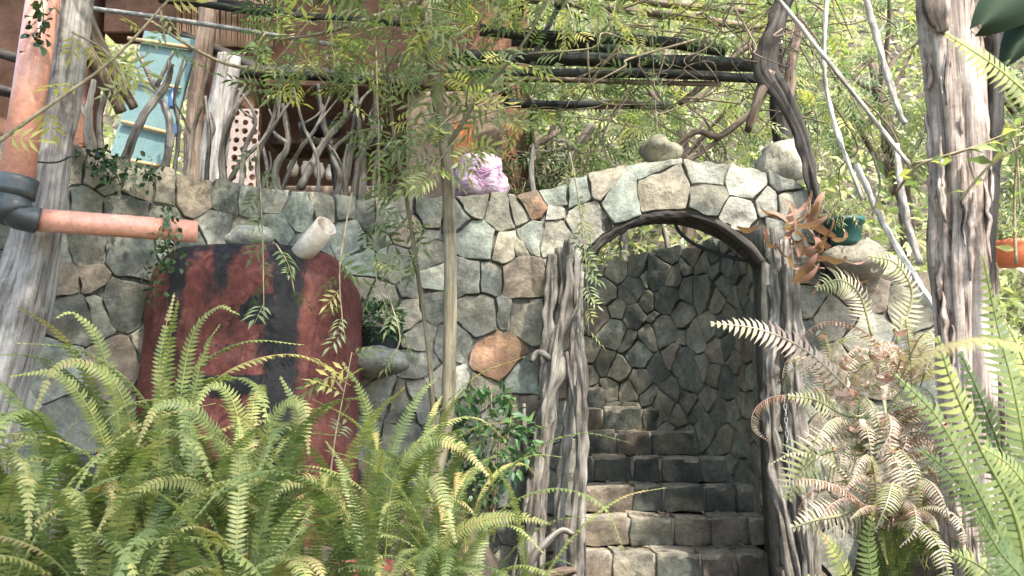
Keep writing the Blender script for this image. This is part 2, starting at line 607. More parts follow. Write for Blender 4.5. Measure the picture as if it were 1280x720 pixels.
gx = axis([(-60, -12, 4), (-12, -4, .5), (-4, 4, .08), (4, 12, .5), (12, 60.1, 4)])
gy = axis([(-25, -2, 2.5), (-2, 0, .25), (0, 9, .08), (9, 20, .5), (20, 80.1, 4)])
mb = MB()
V = [(x, y, ground_z(x, y)) for y in gy for x in gx]
nx = len(gx)
F = [(j * nx + i, j * nx + i + 1, (j + 1) * nx + i + 1, (j + 1) * nx + i) for j in range(len(gy) - 1) for i in range(nx - 1)]
mb.add(V, F)
tag(mb.build('ground', M['ground']), 'brown earth slope with planted beds and terrace behind the wall', 'ground', kind='structure')

# ------------------------------------------------------------------ stonework
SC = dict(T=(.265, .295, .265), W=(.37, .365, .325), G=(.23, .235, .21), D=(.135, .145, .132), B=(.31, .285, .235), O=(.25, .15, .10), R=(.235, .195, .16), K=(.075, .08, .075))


def clip(poly, nx_, ny_, c):
    """keep nx*x+ny*y <= c"""
    out = []
    for i in range(len(poly)):
        a, b = poly[i], poly[(i + 1) % len(poly)]
        da, db = nx_ * a[0] + ny_ * a[1] - c, nx_ * b[0] + ny_ * b[1] - c
        if da <= 0: out.append(a)
        if (da < 0 < db) or (db < 0 < da):
            t = da / (da - db)
            out.append((a[0] + (b[0] - a[0]) * t, a[1] + (b[1] - a[1]) * t))
    return out


def area(p):
    return .5 * sum(p[i][0] * p[(i + 1) % len(p)][1] - p[(i + 1) % len(p)][0] * p[i][1] for i in range(len(p)))


def chaikin(p, q):
    out = []
    for i in range(len(p)):
        a, b = p[i], p[(i + 1) % len(p)]
        out.append((a[0] + (b[0] - a[0]) * q, a[1] + (b[1] - a[1]) * q))
        out.append((a[0] + (b[0] - a[0]) * (1 - q), a[1] + (b[1] - a[1]) * (1 - q)))
    return out


def dense(p, st):
    out = []
    for i in range(len(p)):
        a, b = p[i], p[(i + 1) % len(p)]
        L = math.hypot(b[0] - a[0], b[1] - a[1])
        k = max(1, int(L / st))
        for j in range(k): out.append((a[0] + (b[0] - a[0]) * j / k, a[1] + (b[1] - a[1]) * j / k))
    return out


def add_stone(mb, poly, fmap, col, front=.02, back=-.08, edge=.014, jag=.008, relief=.014, rnd=.12, mat=0):
    if area(poly) < 0: poly = poly[::-1]
    p = chaikin(poly, rnd)
    p = chaikin(dense(p, .05), .25)
    sd = R.uniform(0, 90)
    cx = sum(q[0] for q in p) / len(p); cy = sum(q[1] for q in p) / len(p)
    size = math.sqrt(abs(area(p)))
    p = [(x + jag * noise.noise((x * 14, y * 14, sd)), y + jag * noise.noise((x * 14, y * 14, sd + 9))) for x, y in p]
    n = len(p)
    tilt = (R.uniform(-.08, .08), R.uniform(-.08, .08))
    V = []
    e = edge / size
    rings = [(1.0, back, 0), (1.0, front - edge * 1.5, .2), (1 - e * .3, front - edge * .55, .6), (1 - e * 1.3, front - edge * .08, 1), (1 - e * 3.2, front, 1), (.66, front + .002, 1), (.4, front + .003, 1), (.15, front + .003, 1)]
    for k, d, w in rings:
        for x, y in p:
            X, Y = cx + (x - cx) * k, cy + (y - cy) * k
            dd = d
            if w: dd += w * (relief * noise.noise((X * 9, Y * 9, sd)) + relief * .5 * noise.noise((X * 25, Y * 25, sd)) + tilt[0] * (X - cx) + tilt[1] * (Y - cy))
            V.append(fmap(X, Y, dd))
    F = []
    m = len(rings)
    for i in range(m - 1):
        for j in range(n):
            F.append((i * n + j, i * n + (j + 1) % n, (i + 1) * n + (j + 1) % n, (i + 1) * n + j))
    F.append(tuple(range((m - 1) * n, m * n)))
    c = np.array(col) * R.uniform(.85, 1.15)
    PV = np.array(V)
    q1 = np.array([noise.noise((v[0] * 7 + sd, v[1] * 7, v[2] * 7)) for v in PV])
    q2 = np.array([noise.noise((v[0] * 4, v[1] * 4 + sd, v[2] * 4)) for v in PV])
    CV = c[None] * (1 + .35 * q1)[:, None]
    other = np.array((.22, .215, .19)) if c[0] > 1.5 * c[2] else np.array((.30, .26, .19))
    CV += (other[None] - CV) * np.clip(q2 * 1.8, 0, .75 if c[0] > 1.5 * c[2] else .35)[:, None]
    mb.add(V, F, mat, .5, np.clip(CV, .02, 1))


def cells(seeds, bounds, gap, extra, wj=.0035):
    """Voronoi cells of the seeds clipped by extra(seed)-> list of half planes"""
    S = np.array([(s[0], s[1]) for s in seeds])
    W = [(s[3] if len(s) > 3 else 0) + R.gauss(0, wj) for s in seeds]
    out = []
    for i, s in enumerate(seeds):
        poly = [(bounds[0], bounds[2]), (bounds[1], bounds[2]), (bounds[1], bounds[3]), (bounds[0], bounds[3])]
        d = np.linalg.norm(S - S[i], axis=1)
        for j in np.argsort(d)[1:40]:
            if d[j] > 1.4: break
            nx_, ny_ = (S[j] - S[i]) / d[j]
            dw = max(-.35, min(.35, (W[i] - W[j]) / (2 * d[j] * d[j]))) * d[j]
            c = nx_ * (S[i][0] + S[j][0]) / 2 + ny_ * (S[i][1] + S[j][1]) / 2 - gap / 2 + dw
            poly = clip(poly, nx_, ny_, c)
            if len(poly) < 3: break
        for (a, b, c) in extra(s):
            if len(poly) >= 3: poly = clip(poly, a, b, c)
        if len(poly) >= 3 and abs(area(poly)) > .0012: out.append((s, poly))
    return out


SEEDS = """345 257 W;348 285 T;378 270 T;407 263 G;430 262 G;462 268 D;488 268 G;430 297 T;473 299 D;450 333 T;492 333 G;450 358 B;481 372 B;512 363 G;
507 392 B;507 285 R;533 297 G;537 268 D;533 322 D;542 350 T;543 382 D;527 417 G;562 424 G;525 449 G;575 275 D;598 258 G;595 300 T;627 267 G;632 309 B;585 348 G;
606 348 D;650 347 R;595 390 G;628 388 G;657 392 B;622 446 O;600 497 B;560 485 W;647 263 G;668 252 O;665 296 T;645 309 B;688 240 T;690 262 W;690 298 W;
720 240 T;757 232 B;735 274 W;777 247 T;828 240 B;815 214 T;888 247 D;885 222 G;930 233 W;925 267 W;960 257 W;993 257 W;983 232 G;1035 256 W;1010 285 G;
133 228 G;168 233 B;207 240 B;243 245 R;278 252 D;308 257 T;112 250 D;162 258 D;267 284 G;200 268 G;97 210 B;125 216 B;75 308 W;107 308 D;163 315 D;82 347 R;
113 347 R;124 366 D;150 373 D;87 393 D;118 386 T;60 250 G;40 330 D;210 310 G;300 292 B;325 300 B;235 300 D;700 330 G;705 380 D;
455 395 G;470 420 D;575 520 D;615 525 G;650 520 R;560 540 R;600 560 D;640 570 G;540 570 D;470 500 G;500 510 D;530 500 G;460 540 G;500 550 G;1000 330 B;1040 330 R;1075 370 R;1045 400 B;1085 425 G;1010 420 D;1050 455 B;1095 470 R;1015 480 D;1060 510 G;1100 530 G"""
# arch (opening in wall coordinates)
uL, zs = CF.from_px(727, 322)
uR, _ = CF.from_px(955, 322)
uC = (uL + uR) / 2
HW = (uR - uL) / 2
zpk = CF.from_px(840, 263)[1]
RISE = zpk - zs
RC = (HW * HW + RISE * RISE) / (2 * RISE)
zc = zpk - RC


def top_z(u):
    x = CF.pos(u)[0]
    base = np.interp(x, [-3.4, -2.2, -1.9, -1.5, -.9, -.4, .1, .3, .6, .95, 1.3, 1.55, 1.75, 1.78, 2.7],
                     [2.84, 2.85, 2.83, 2.79, 2.79, 2.82, 2.88, 2.93, 3.01, 3.06, 3.03, 2.95, 2.84, 2.48, 2.1])
    return base


def intrados(u):
    if abs(u - uC) >= HW: return None
    return zc + math.sqrt(max(0, RC * RC - (u - uC) ** 2))


def front_extra(s):
    u, v = s[0], s[1]
    e = .004
    t0, t1 = top_z(u - .08), top_z(u + .08)
    sl = (t1 - t0) / .16
    if abs(sl) > 1.2: sl = 0
    res = [(-sl, 1.0, top_z(u) - sl * u + R.uniform(-.02, .015))]
    if v > zs - .05 and math.hypot(u - uC, v - zc) > RC and abs(u - uC) < HW + .25:
        dx, dy = u - uC, v - zc
        L = math.hypot(dx, dy)
        dx /= L; dy /= L
        res.append((-dx, -dy, -(dx * uC + dy * zc + RC + e)))
    if v < zs + .12:
        if u < uC: res.append((1, 0, uL - .01))
        else: res.append((-1, 0, -(uR + .01)))
    return res


seeds = []
for t in SEEDS.replace('\n', '').split(';'):
    a, b, c = t.split()
    u, v = CF.from_px(float(a), float(b))
    seeds.append((u, v, c, {'622 446': .006, '595 300': .008, '430 297': .01, '595 390': .008, '650 347': .01, '828 240': .016, '163 315': .01, '492 333': .01, '888 245': .006, '777 247': .005}.get(a + ' ' + b, 0)))
tries = 0
while tries < 6000:
    tries += 1
    u = R.uniform(0, CF.L); v = R.uniform(.3, top_z(u) - .07)
    x = CF.pos(u)[0]
    if abs(u - uC) < HW + .04 and v < (intrados(u) or zs) + .05: continue
    md = .19
    if all((u - s[0]) ** 2 + (v - s[1]) ** 2 * 1.3 > md * md for s in seeds):
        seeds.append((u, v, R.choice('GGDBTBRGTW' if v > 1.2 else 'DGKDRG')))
wall = thing('stone_wall', (0, 4.9, 0), 'curved grey and beige rubble stone wall with a low arched opening over the stairs', 'wall')
mb = MB()
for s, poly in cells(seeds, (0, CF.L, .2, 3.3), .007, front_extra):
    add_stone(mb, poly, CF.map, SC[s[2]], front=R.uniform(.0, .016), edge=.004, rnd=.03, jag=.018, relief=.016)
# recessed mortar core with thickness
us = np.unique(np.concatenate([np.linspace(0, CF.L, 140), np.linspace(uL, uR, 40)]))
TK = .34


def core_strip(fu0, fu1):
    a0, b0 = fu0; a1, b1 = fu1


for a, b in zip(us[:-1], us[1:]):
    mid = (a + b) / 2
    ins = intrados(mid) is not None
    ba = (max(zs, zc + math.sqrt(max(0, RC ** 2 - (a - uC) ** 2))) if ins else -.2)
    bb = (max(zs, zc + math.sqrt(max(0, RC ** 2 - (b - uC) ** 2))) if ins else -.2)
    ta, tb = top_z(a) - .03, top_z(b) - .03
    f = CF.map
    V = [f(a, ba, -.012), f(b, bb, -.012), f(b, tb, -.012), f(a, ta, -.012), f(a, ba, -TK), f(b, bb, -TK), f(b, tb, -TK), f(a, ta, -TK)]
    mb.add(V, [(0, 1, 2, 3), (5, 4, 7, 6), (3, 2, 6, 7), (4, 5, 1, 0), (4, 0, 3, 7), (1, 5, 6, 2)], 1)
mb.build('masonry', [M['stone'], M['mortar']], wall)

# inner stair wall
iw = thing('stair_wall', (1.2, 6.3, .3), 'dark curved stone wall enclosing the staircase seen through the arch', 'wall')
seeds = []
tries = 0


def itop(u): return np.interp(u, [0, .5, 1.7, 2.6, CI.L], [2.72, 2.84, 2.88, 2.80, 2.74])


while tries < 9000:
    tries += 1
    u = R.uniform(-.05, CI.L); v = R.uniform(.5, itop(u) - .03)
    sx = 1.25 if u < 1.2 else 1.1
    md = .128
    if all((u - s[0]) ** 2 * sx ** 2 * 1.25 + (v - s[1]) ** 2 * .62 > md * md for s in seeds):
        seeds.append((u, v, R.choice('GGDDGDTRGD')))
mb = MB()
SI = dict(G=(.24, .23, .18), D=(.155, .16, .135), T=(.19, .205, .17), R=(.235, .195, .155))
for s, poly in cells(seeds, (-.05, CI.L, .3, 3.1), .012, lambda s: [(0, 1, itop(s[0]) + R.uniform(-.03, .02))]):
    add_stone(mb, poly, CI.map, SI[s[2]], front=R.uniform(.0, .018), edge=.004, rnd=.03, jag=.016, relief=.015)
us = np.linspace(0, CI.L, 60)
for a, b in zip(us[:-1], us[1:]):
    f = CI.map
    ta, tb = itop(a) - .03, itop(b) - .03
    V = [f(a, -.1, -.02), f(b, -.1, -.02), f(b, tb, -.02), f(a, ta, -.02), f(a, -.1, -.25), f(b, -.1, -.25), f(b, tb, -.25), f(a, ta, -.25)]
    mb.add(V, [(3, 2, 1, 0), (4, 5, 6, 7), (7, 6, 2, 3), (0, 3, 7, 4), (1, 5, 6, 2)], 1)
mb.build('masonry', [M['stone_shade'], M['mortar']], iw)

# ------------------------------------------------------------------ staircase
st = thing('stone_staircase', (.85, 4.1, 0), 'stone block steps with cement treads climbing through the arch', 'stairs')
RISER, TREAD = .17, .28
for n in range(1, 14):
    ye = 5.2 - TREAD * (5 - n)
    z1 = RISER * n - .004
    z0 = z1 - RISER
    xr = 1.46
    if ye > 5.25:
        xr = np.interp(ye, CI.P[:200, 1], CI.P[:200, 0]) + .05
    xl = .30 if ye < 5.25 else .22
    if n < 5: xl, xr = .33, 1.5
    mb = MB()
    x = xl
    while x < xr - .03:
        w = R.uniform(.17, .33)
        if xr - x - w < .1: w = xr - x
        g = .007
        poly = [(x + g, z0 + .004), (x + w - g, z0 + .004), (x + w - g + R.uniform(-.006, .006), z1 - .004), (x + g + R.uniform(-.006, .006), z1 - .022)]
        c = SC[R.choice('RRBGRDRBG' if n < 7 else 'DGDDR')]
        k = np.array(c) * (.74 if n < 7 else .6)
        lift = R.uniform(-.002, .002)
        poly = [(px_, pz_ + (lift if pz_ > z0 + .05 else 0)) for px_, pz_ in poly]
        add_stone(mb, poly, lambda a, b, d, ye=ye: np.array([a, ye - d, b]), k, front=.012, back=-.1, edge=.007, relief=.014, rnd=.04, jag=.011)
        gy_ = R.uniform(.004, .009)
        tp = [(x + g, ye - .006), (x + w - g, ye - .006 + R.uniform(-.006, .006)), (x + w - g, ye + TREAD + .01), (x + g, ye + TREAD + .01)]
        add_stone(mb, tp, lambda a, b, d, z1=z1, lift=lift: np.array([a, b, z1 + lift - .008 + d]), np.array((.33, .30, .25)) * R.uniform(.85, 1.1), front=.008, back=-.03, edge=.004, relief=.006, rnd=.05, jag=.012)  # pale cement tone, brightened to stand for light catching the tread tops
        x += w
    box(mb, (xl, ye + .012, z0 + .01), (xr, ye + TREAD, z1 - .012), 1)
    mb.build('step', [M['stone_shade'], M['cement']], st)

# left cheek of the stair
mb = MB()
box(mb, (-.05, 5.27, .2), (.22, 6.1, 1.5), 0)
tag(mb.build('stair_cheek', M['mortar'], origin=None), 'low earth cheek beside the left end of the stairs', 'low wall')

# curved wooden rim under the arch
mb = MB()
pts = []
for t in np.linspace(-1.0, 1.0, 15):
    u = uC + HW * t * .97
    z = zc + math.sqrt(max(0, RC ** 2 - (HW * t) ** 2)) - .016 - .01 * t * t
    p = CF.map(u, z, -.02)
    pts.append(p)
tube(mb, pts, [.026, .022, .019, .017, .019, .023, .026], 14, 6, .7, .25)
tag(mb.build('arch_beam', M['dark_wood'], origin=pts[0]), 'curved wooden beam lining the underside of the stone arch', 'beam')


# ------------------------------------------------------------------ logs and posts given by picture points at a real depth
def log(name, pxs, rpx, mat, label, cat, group=None, lump=.35, ridge=.14, n=14, k=6, parent=None, extra=None, cracks=0, cdepth=.2):
    pts = path_at(pxs)
    rr = [r * p[1] / FPX for r, p in zip(rpx, pts)] if not np.isscalar(rpx) else [rpx * p[1] / FPX for p in pts]
    mb = MB()
    tube(mb, pts, rr, n, k, lump, ridge, cracks=cracks, cdepth=cdepth)
    for (ex, er) in (extra or []):
        e = path_at(ex)
        tube(mb, e, [er[0] * e[0][1] / FPX, er[1] * e[-1][1] / FPX], 8, 5, lump * .8, ridge * .7)
    o = mb.build(name, mat, parent, origin=pts[-1] if parent is None else None)
    if parent is None: tag(o, label, cat, group)
    return o


Y0 = 4.72
DG = 'driftwood posts of the arch'
log('driftwood_post', [(712, 300, Y0), (706, 380, Y0), (690, 470, Y0), (674, 560, Y0), (660, 660, Y0), (652, 740, Y0), (648, 800, Y0)], [6, 8, 9, 8.5, 9, 9, 10], M['drift'],
    'thick twisted grey driftwood post leaning against the left side of the arch', 'post', DG, 1.0, .17, 48, 14, cracks=9, cdepth=.45,
    extra=[([(690, 450, Y0), (672, 440, Y0 - .05), (664, 452, Y0 - .08)], (5, 3)), ([(668, 600, Y0), (656, 560, Y0 - .06), (655, 505, Y0)], (5, 2.5)), ([(700, 420, Y0), (722, 385, Y0 - .05), (728, 340, Y0)], (4.5, 2))])
log('driftwood_post', [(700, 310, Y0 + .08), (702, 400, Y0 + .08), (688, 520, Y0 + .08), (676, 640, Y0 + .08), (672, 740, Y0 + .08), (670, 800, Y0)], [5, 5.5, 6, 6.5, 7, 7], M['drift'],
    'second driftwood post tucked close behind the thick twisted one left of the arch', 'post', DG, 1.0, .17, 36, 12, cracks=6, cdepth=.4)
log('driftwood_post', [(720, 322, Y0 + .10), (718, 420, Y0 + .10), (712, 520, Y0 + .08), (702, 620, Y0 + .08), (698, 720, Y0 + .08), (698, 800, Y0)], [4, 5.5, 6, 6.5, 7, 7], M['drift'],
    'pale wavy driftwood post between the thick twisted one and the slender pole', 'post', DG, 1.0, .17, 36, 12, cracks=6, cdepth=.4)
log('driftwood_post', [(722, 395, Y0 - .04), (727, 470, Y0 - .06), (728, 560, Y0 - .06), (722, 650, Y0 - .06), (717, 740, Y0 - .06), (714, 800, Y0)], [4, 6, 7, 8, 9, 9], M['drift'],
    'slender upright grey pole at the left edge of the lowest steps', 'post', DG, .8, .16, 28, 12, cracks=4, cdepth=.35,
    extra=[([(724, 520, Y0 - .06), (715, 480, Y0 - .02), (708, 440, Y0)], (5, 2.5))])
log('driftwood_post', [(690, 318, Y0 + .03), (688, 370, Y0 + .03), (682, 440, Y0 + .03), (676, 500, Y0 + .05)], [6, 8, 7, 3], M['drift'],
    'short pale driftwood stub beside the left springing of the arch', 'post', DG, .9, .17, 26, 10)
log('gnarled_root', [(652, 728, Y0 - .1), (672, 690, Y0 - .14), (700, 664, Y0 - .12), (716, 668, Y0 - .1)], [5, 5, 4, 3], M['drift'],
    'bent root curving up to the slender pole beside the lowest steps', 'root', None, .4, .15, 8)
log('fallen_branch', [(676, 722, Y0 - .2), (700, 716, Y0 - .2), (720, 712, Y0 - .2)], [5, 6, 5], M['brown_wood'],
    'short brown branch lying at the foot of the slender left pole', 'branch', None, .3, .1, 8)
YR = 4.72
log('driftwood_post', [(966, 285, YR), (972, 380, YR), (963, 480, YR), (968, 580, YR), (984, 670, YR), (998, 740, YR), (1004, 800, YR)], [5, 7, 8, 7.5, 8, 9, 10], M['drift'],
    'grey driftwood post on the right side of the arch, nearest the steps', 'post', DG, 1.0, .17, 48, 14, cracks=9, cdepth=.45)
log('driftwood_post', [(982, 300, YR + .06), (980, 400, YR + .08), (986, 520, YR + .08), (992, 640, YR + .08), (998, 800, YR)], [6, 7, 8, 8, 9], M['drift'],
    'thin grey driftwood post squeezed between the two right posts of the arch', 'post', DG, .9, .17, 28, 10)
log('driftwood_post', [(988, 330, YR - .05), (992, 430, YR - .05), (1000, 540, YR - .05), (1010, 660, YR - .05), (1016, 800, YR)], [8, 9, 8, 9, 10], M['drift'],
    'weathered driftwood post behind the dry ferns right of the arch', 'post', DG, 1.0, .17, 36, 12, cracks=6, cdepth=.4)
# chain
mb = MB()
for i in range(15):
    c = at(981 + i * .5, 500 + i * 8.5, YR - .15)
    rr = .013
    ring = [c + np.array([rr * .6 * math.cos(a) * (i % 2), rr * .6 * math.cos(a) * (1 - i % 2), rr * 1.25 * math.sin(a)]) for a in np.linspace(0, 2 * math.pi, 11)]
    tube(mb, ring, .0028, 5, 1, smooth=False, caps=False)
tag(mb.build('chain', M['chain'], origin=at(981, 500, YR - .15)), 'thin steel chain hanging down the right driftwood post', 'chain')
# hose in the arch
mb = MB()
tube(mb, path_at([(842, 268, 5.0), (848, 288, 5.05), (868, 305, 5.1), (900, 318, 5.12), (935, 326, 5.08), (962, 326, 4.98)]), .011, 10, 6)
tag(mb.build('hose', M['hose'], origin=at(962, 326, 4.98)), 'black hose sagging across the arch opening', 'hose')

# ------------------------------------------------------------------ left post and drain pipes
log('wooden_post', [(100, -60, 3.75), (82, 60, 3.7), (62, 200, 3.66), (38, 330, 3.62), (8, 450, 3.6), (-20, 560, 3.6), (-50, 740, 3.6)], [24, 26, 28, 31, 34, 36, 38], M['pale_wood'],
    'stout grey leaning wooden post behind the salmon pipe', 'post', None, .3, .12, 72, 10, cracks=8, cdepth=.14)
dp = thing('drain_pipe', at(20, 262, 3.4), 'salmon plastic drain pipe with a dark grey elbow fixed to the left post', 'pipe')
mb = MB()
a, b = at(66, -80, 3.45), at(19, 236, 3.38)
pipe(mb, (a, b), .064, .058, 32)
mb.build('upright_pipe', M['pvc'], dp)
mb = MB()
el = path_at([(20, 230, 3.38), (16, 255, 3.375), (22, 268, 3.38), (48, 276, 3.42)])
tube(mb, el, [.068, .066, .058, .052], 24, 6)
tube(mb, path_at([(24, 222, 3.379), (18, 246, 3.378)]), [.074, .074], 24, 4)
tube(mb, path_at([(10, 250, 3.376), (22, 270, 3.376)]), [.069, .066], 24, 4)
mb.build('elbow', M['pvc_grey'], dp)
mb = MB()
pipe(mb, (at(42, 274.5, 3.42), at(247, 289.5, 3.62)), .046, .040, 28)
mb.build('spout_pipe', M['pvc'], dp)
mb = MB()
tube(mb, path_at([(28, 196, 3.55), (45, 202, 3.48), (70, 203, 3.52), (88, 196, 3.62)]), .004, 6, 5)
mb.build('tie_wire', M['hose'], dp)

# ------------------------------------------------------------------ red tank
TC = at(305, 520, 4.15)
tk = thing('red_tank', (TC[0], TC[1] + .1, 0.9), 'weathered red rounded masonry tank streaked with black soot in front of the wall', 'tank')
mb = MB()
tx0, tx1 = at(150, 400, 4.0)[0], at(430, 450, 4.0)[0]
ztop = at(300, 303, 4.05)[2]
W2 = (tx1 - tx0) / 2
cx = (tx0 + tx1) / 2
# plan: superellipse, profile: rounded shoulder; front y about 3.95
nA, prof = 200, []
for t in np.linspace(0, 1, 90): prof.append((1.0 - .02 * t, .6 + (ztop - .30 - .6) * t))
for t in np.linspace(.1, 1, 12):
    a = t * math.pi / 2
    prof.append((.98 - .34 * (1 - math.cos(a)), ztop - .30 + .30 * math.sin(a)))
for q in (.5, .3, .1): prof.append((q, ztop + .005))
V, C = [], []
eyp = at(320, 388, 3.9)
for (r, z) in prof:
    for j in range(nA):
        a = 2 * math.pi * j / nA
        ca, sa = math.cos(a), math.sin(a)
        e = .72
        X = W2 * r * math.copysign(abs(ca) ** e, ca)
        Yv = .46 * r * math.copysign(abs(sa) ** e, sa)
        k = 1 + .045 * noise.noise((ca * 2, sa * 2, z * 3)) * (1 if abs(ca) > .35 else .5) + .012 * noise.noise((ca * 9, sa * 9, z * 12))
        x, y = cx + X * k, 4.38 + Yv * k
        V.append((x, y, z))
        rx = X / W2
        soot = .35
        soot += .40 * math.exp(-((rx - .47) / .17) ** 2)
        soot += .30 * math.exp(-((rx + .50) / .13) ** 2) * sstep(1.6, 1.8, z)
        soot += .36 * math.exp(-((rx + .10) / .10) ** 2) * sstep(ztop - .42, ztop - .15, z)
        soot += .16 * sstep(ztop - .14, ztop, z)
        soot += .45 * (((x - eyp[0]) / .085) ** 2 + ((z - eyp[2]) / .055) ** 2 < 1) * (sa < 0)
        soot += .4 * (((x - eyp[0] + .12) / .26) ** 2 + ((z - eyp[2] + .33) / .05) ** 2 < 1) * (sa < 0)
        soot -= .12 * math.exp(-((rx - .86) / .16) ** 2)
        C.append((soot, soot, soot))
F = [(i * nA + j, i * nA + (j + 1) % nA, (i + 1) * nA + (j + 1) % nA, (i + 1) * nA + j) for i in range(len(prof) - 1) for j in range(nA)]
F.append(tuple(range((len(prof) - 1) * nA, len(prof) * nA)))
mb.add(V, F, 0, .5, np.array(C))
mb.build('shell', M['tank'], tk)
# painted eye-like motif, a thin relief on the front
ye_ = 4.38 - .46 * 1.035 - .004


def disc(mb, px, py, rx, rz, mat, y, n=24, a0=0, a1=2 * math.pi, inner=0.0):
    c = at(px, py, y)
    sc = y / FPX
    A = np.linspace(a0, a1, n)
    V = [(c[0] + rx * sc * math.cos(a), y, c[2] + rz * sc * math.sin(a)) for a in A] + [(c[0] + inner * rx * sc * math.cos(a), y + .001, c[2] + inner * rz * sc * math.sin(a)) for a in A]
    mb.add(V, [(i, i + 1, n + i + 1, n + i) for i in range(n - 1)], mat)


for dx in (270, 284):
    mb = MB(); disc(mb, dx, 432, 2.2, 2.2, 0, ye_); mb.build('hole', M['dark'], tk, smooth=False)

mb = MB()
pipe(mb, (at(368, 328, 4.12), at(408, 282, 3.97)), .054, .047, 28)
mb.build('vent_pipe', M['pvc_pale'], tk)
# rock resting behind the tank top
mb = MB()
boulder(mb, at(312, 297, 4.35), (.12, .08, .06), 8, col=SC['W'])
tag(mb.build('rock', M['stone'], origin=at(312, 297, 4.35)), 'flat cream rock lying on top of the red tank', 'rock')

# ------------------------------------------------------------------ ledge stone with potted plant
LS = at(474, 452, 4.58)
mb = MB()
boulder(mb, LS, (.155, .2, .085), 3, rough=.28, col=SC['G'])
tag(mb.build('ledge_stone', M['stone'], origin=LS), 'rounded grey stone ledge jutting from the wall right of the red tank', 'stone')

# ------------------------------------------------------------------ leaves
def leaf_quad(L, w, fold=.25, bend=.15):
    V = [(0, 0, 0), (L * .45, -w / 2, fold * w), (L, 0, -bend * L), (L * .45, w / 2, fold * w), (L * .5, 0, 0)]
    return np.array(V), [(0, 1, 4), (1, 2, 4), (0, 4, 3), (4, 2, 3)]


def pinnate(np_pairs=4, L=.165, ll=.07, lw=.016):
    V, F = [], []
    o = 0
    items = []
    for i in range(np_pairs):
        x = L * (.2 + .75 * i / np_pairs)
        for s in (-1, 1):
            items.append((x, s * rad(58 - 4 * i), ll * (1 - .06 * abs(i - 2))))
    items.append((L * .95, 0, ll * 1.1))
    for x, a, l in items:
        q, f = leaf_quad(l, lw)
        q = q * np.array([1, 1, 1])
        ca, sa = math.cos(a), math.sin(a)
        q = np.stack([x + q[:, 0] * ca - q[:, 1] * sa, q[:, 0] * sa + q[:, 1] * ca, q[:, 2] - .15 * (x / L) ** 2 * L - .15 * q[:, 0] * abs(sa)], 1)
        V.append(q); F += [tuple(i + o for i in t) for t in f]; o += len(q)
    V.append(np.array([(0, -.0012, 0), (0, .0012, 0), (L * .95, .001, -.3 * L), (L * .95, -.001, -.3 * L)]))
    F.append((o, o + 1, o + 2, o + 3))
    return np.concatenate(V), F


PIN = pinnate()
PIN3 = pinnate(3, .12, .07, .0165)
def curl_strip(w=.3, turn=3.6, seg=8):
    V, F = [], []
    a, x, z = -.3, 0, 0
    for i in range(seg + 1):
        ww = w / 2 * math.sin(math.pi * (.08 + .9 * i / seg)) ** .8
        V += [(x, -ww, z + .3 * ww), (x, 0, z), (x, ww, z + .3 * ww)]
        x += math.cos(a) / seg; z += math.sin(a) / seg; a += turn / seg * (.4 + 1.2 * i / seg)
        if i: F += [((i - 1) * 3 + q, (i - 1) * 3 + q + 1, i * 3 + q + 1, i * 3 + q) for q in (0, 1)]
    return np.array(V), F


CURL = curl_strip(); CURL2 = curl_strip(.2, 2.0)
SIMPLE = leaf_quad(1.0, .42)
NARROW = leaf_quad(1.0, .22)
_q = [(0, 0, 0), (.3, -.3, .06), (.72, -.24, .03), (1, 0, -.2), (.72, .24, .03), (.3, .3, .06), (.5, 0, -.02)]
BROAD = (np.array(_q), [(0, 1, 6), (1, 2, 6), (2, 3, 6), (3, 4, 6), (4, 5, 6), (5, 0, 6)])


def scatter(mb, tpl, pos, dirs, scale, tone, mat=0, up=None, roll=.7):
    TV, TF = tpl
    pos = np.asarray(pos, float).reshape(-1, 3)
    n = len(pos)
    if n == 0: return
    d = np.asarray(dirs, float).reshape(-1, 3)
    d = d / (np.linalg.norm(d, axis=1)[:, None] + 1e-9)
    u = np.tile([0, 0, 1.0], (n, 1)) + NR.normal(0, roll, (n, 3)) if up is None else up
    s = np.cross(u, d)
    s /= np.linalg.norm(s, axis=1)[:, None] + 1e-9
    u = np.cross(d, s)
    sc = np.broadcast_to(np.asarray(scale, float), (n,))[:, None, None]
    T = TV[None]
    V = pos[:, None] + sc * (T[..., 0:1] * d[:, None] + T[..., 1:2] * s[:, None] + T[..., 2:3] * u[:, None])
    m = len(TV)
    base = mb.n
    mb.V.append(V.reshape(-1, 3))
    off = (np.arange(n) * m + base)
    for f in TF:
        fa = np.array(f)
        mb.F.extend(map(tuple, (off[:, None] + fa[None]).tolist()))
    mb.M.extend([mat] * (n * len(TF)))
    t = np.broadcast_to(np.asarray(tone, float), (n,))
    mb.T.append(np.repeat(t, m))
    mb.C.append(np.ones((n * m, 3)))
    mb.G.append(V.reshape(-1, 3))
    mb.n += n * m


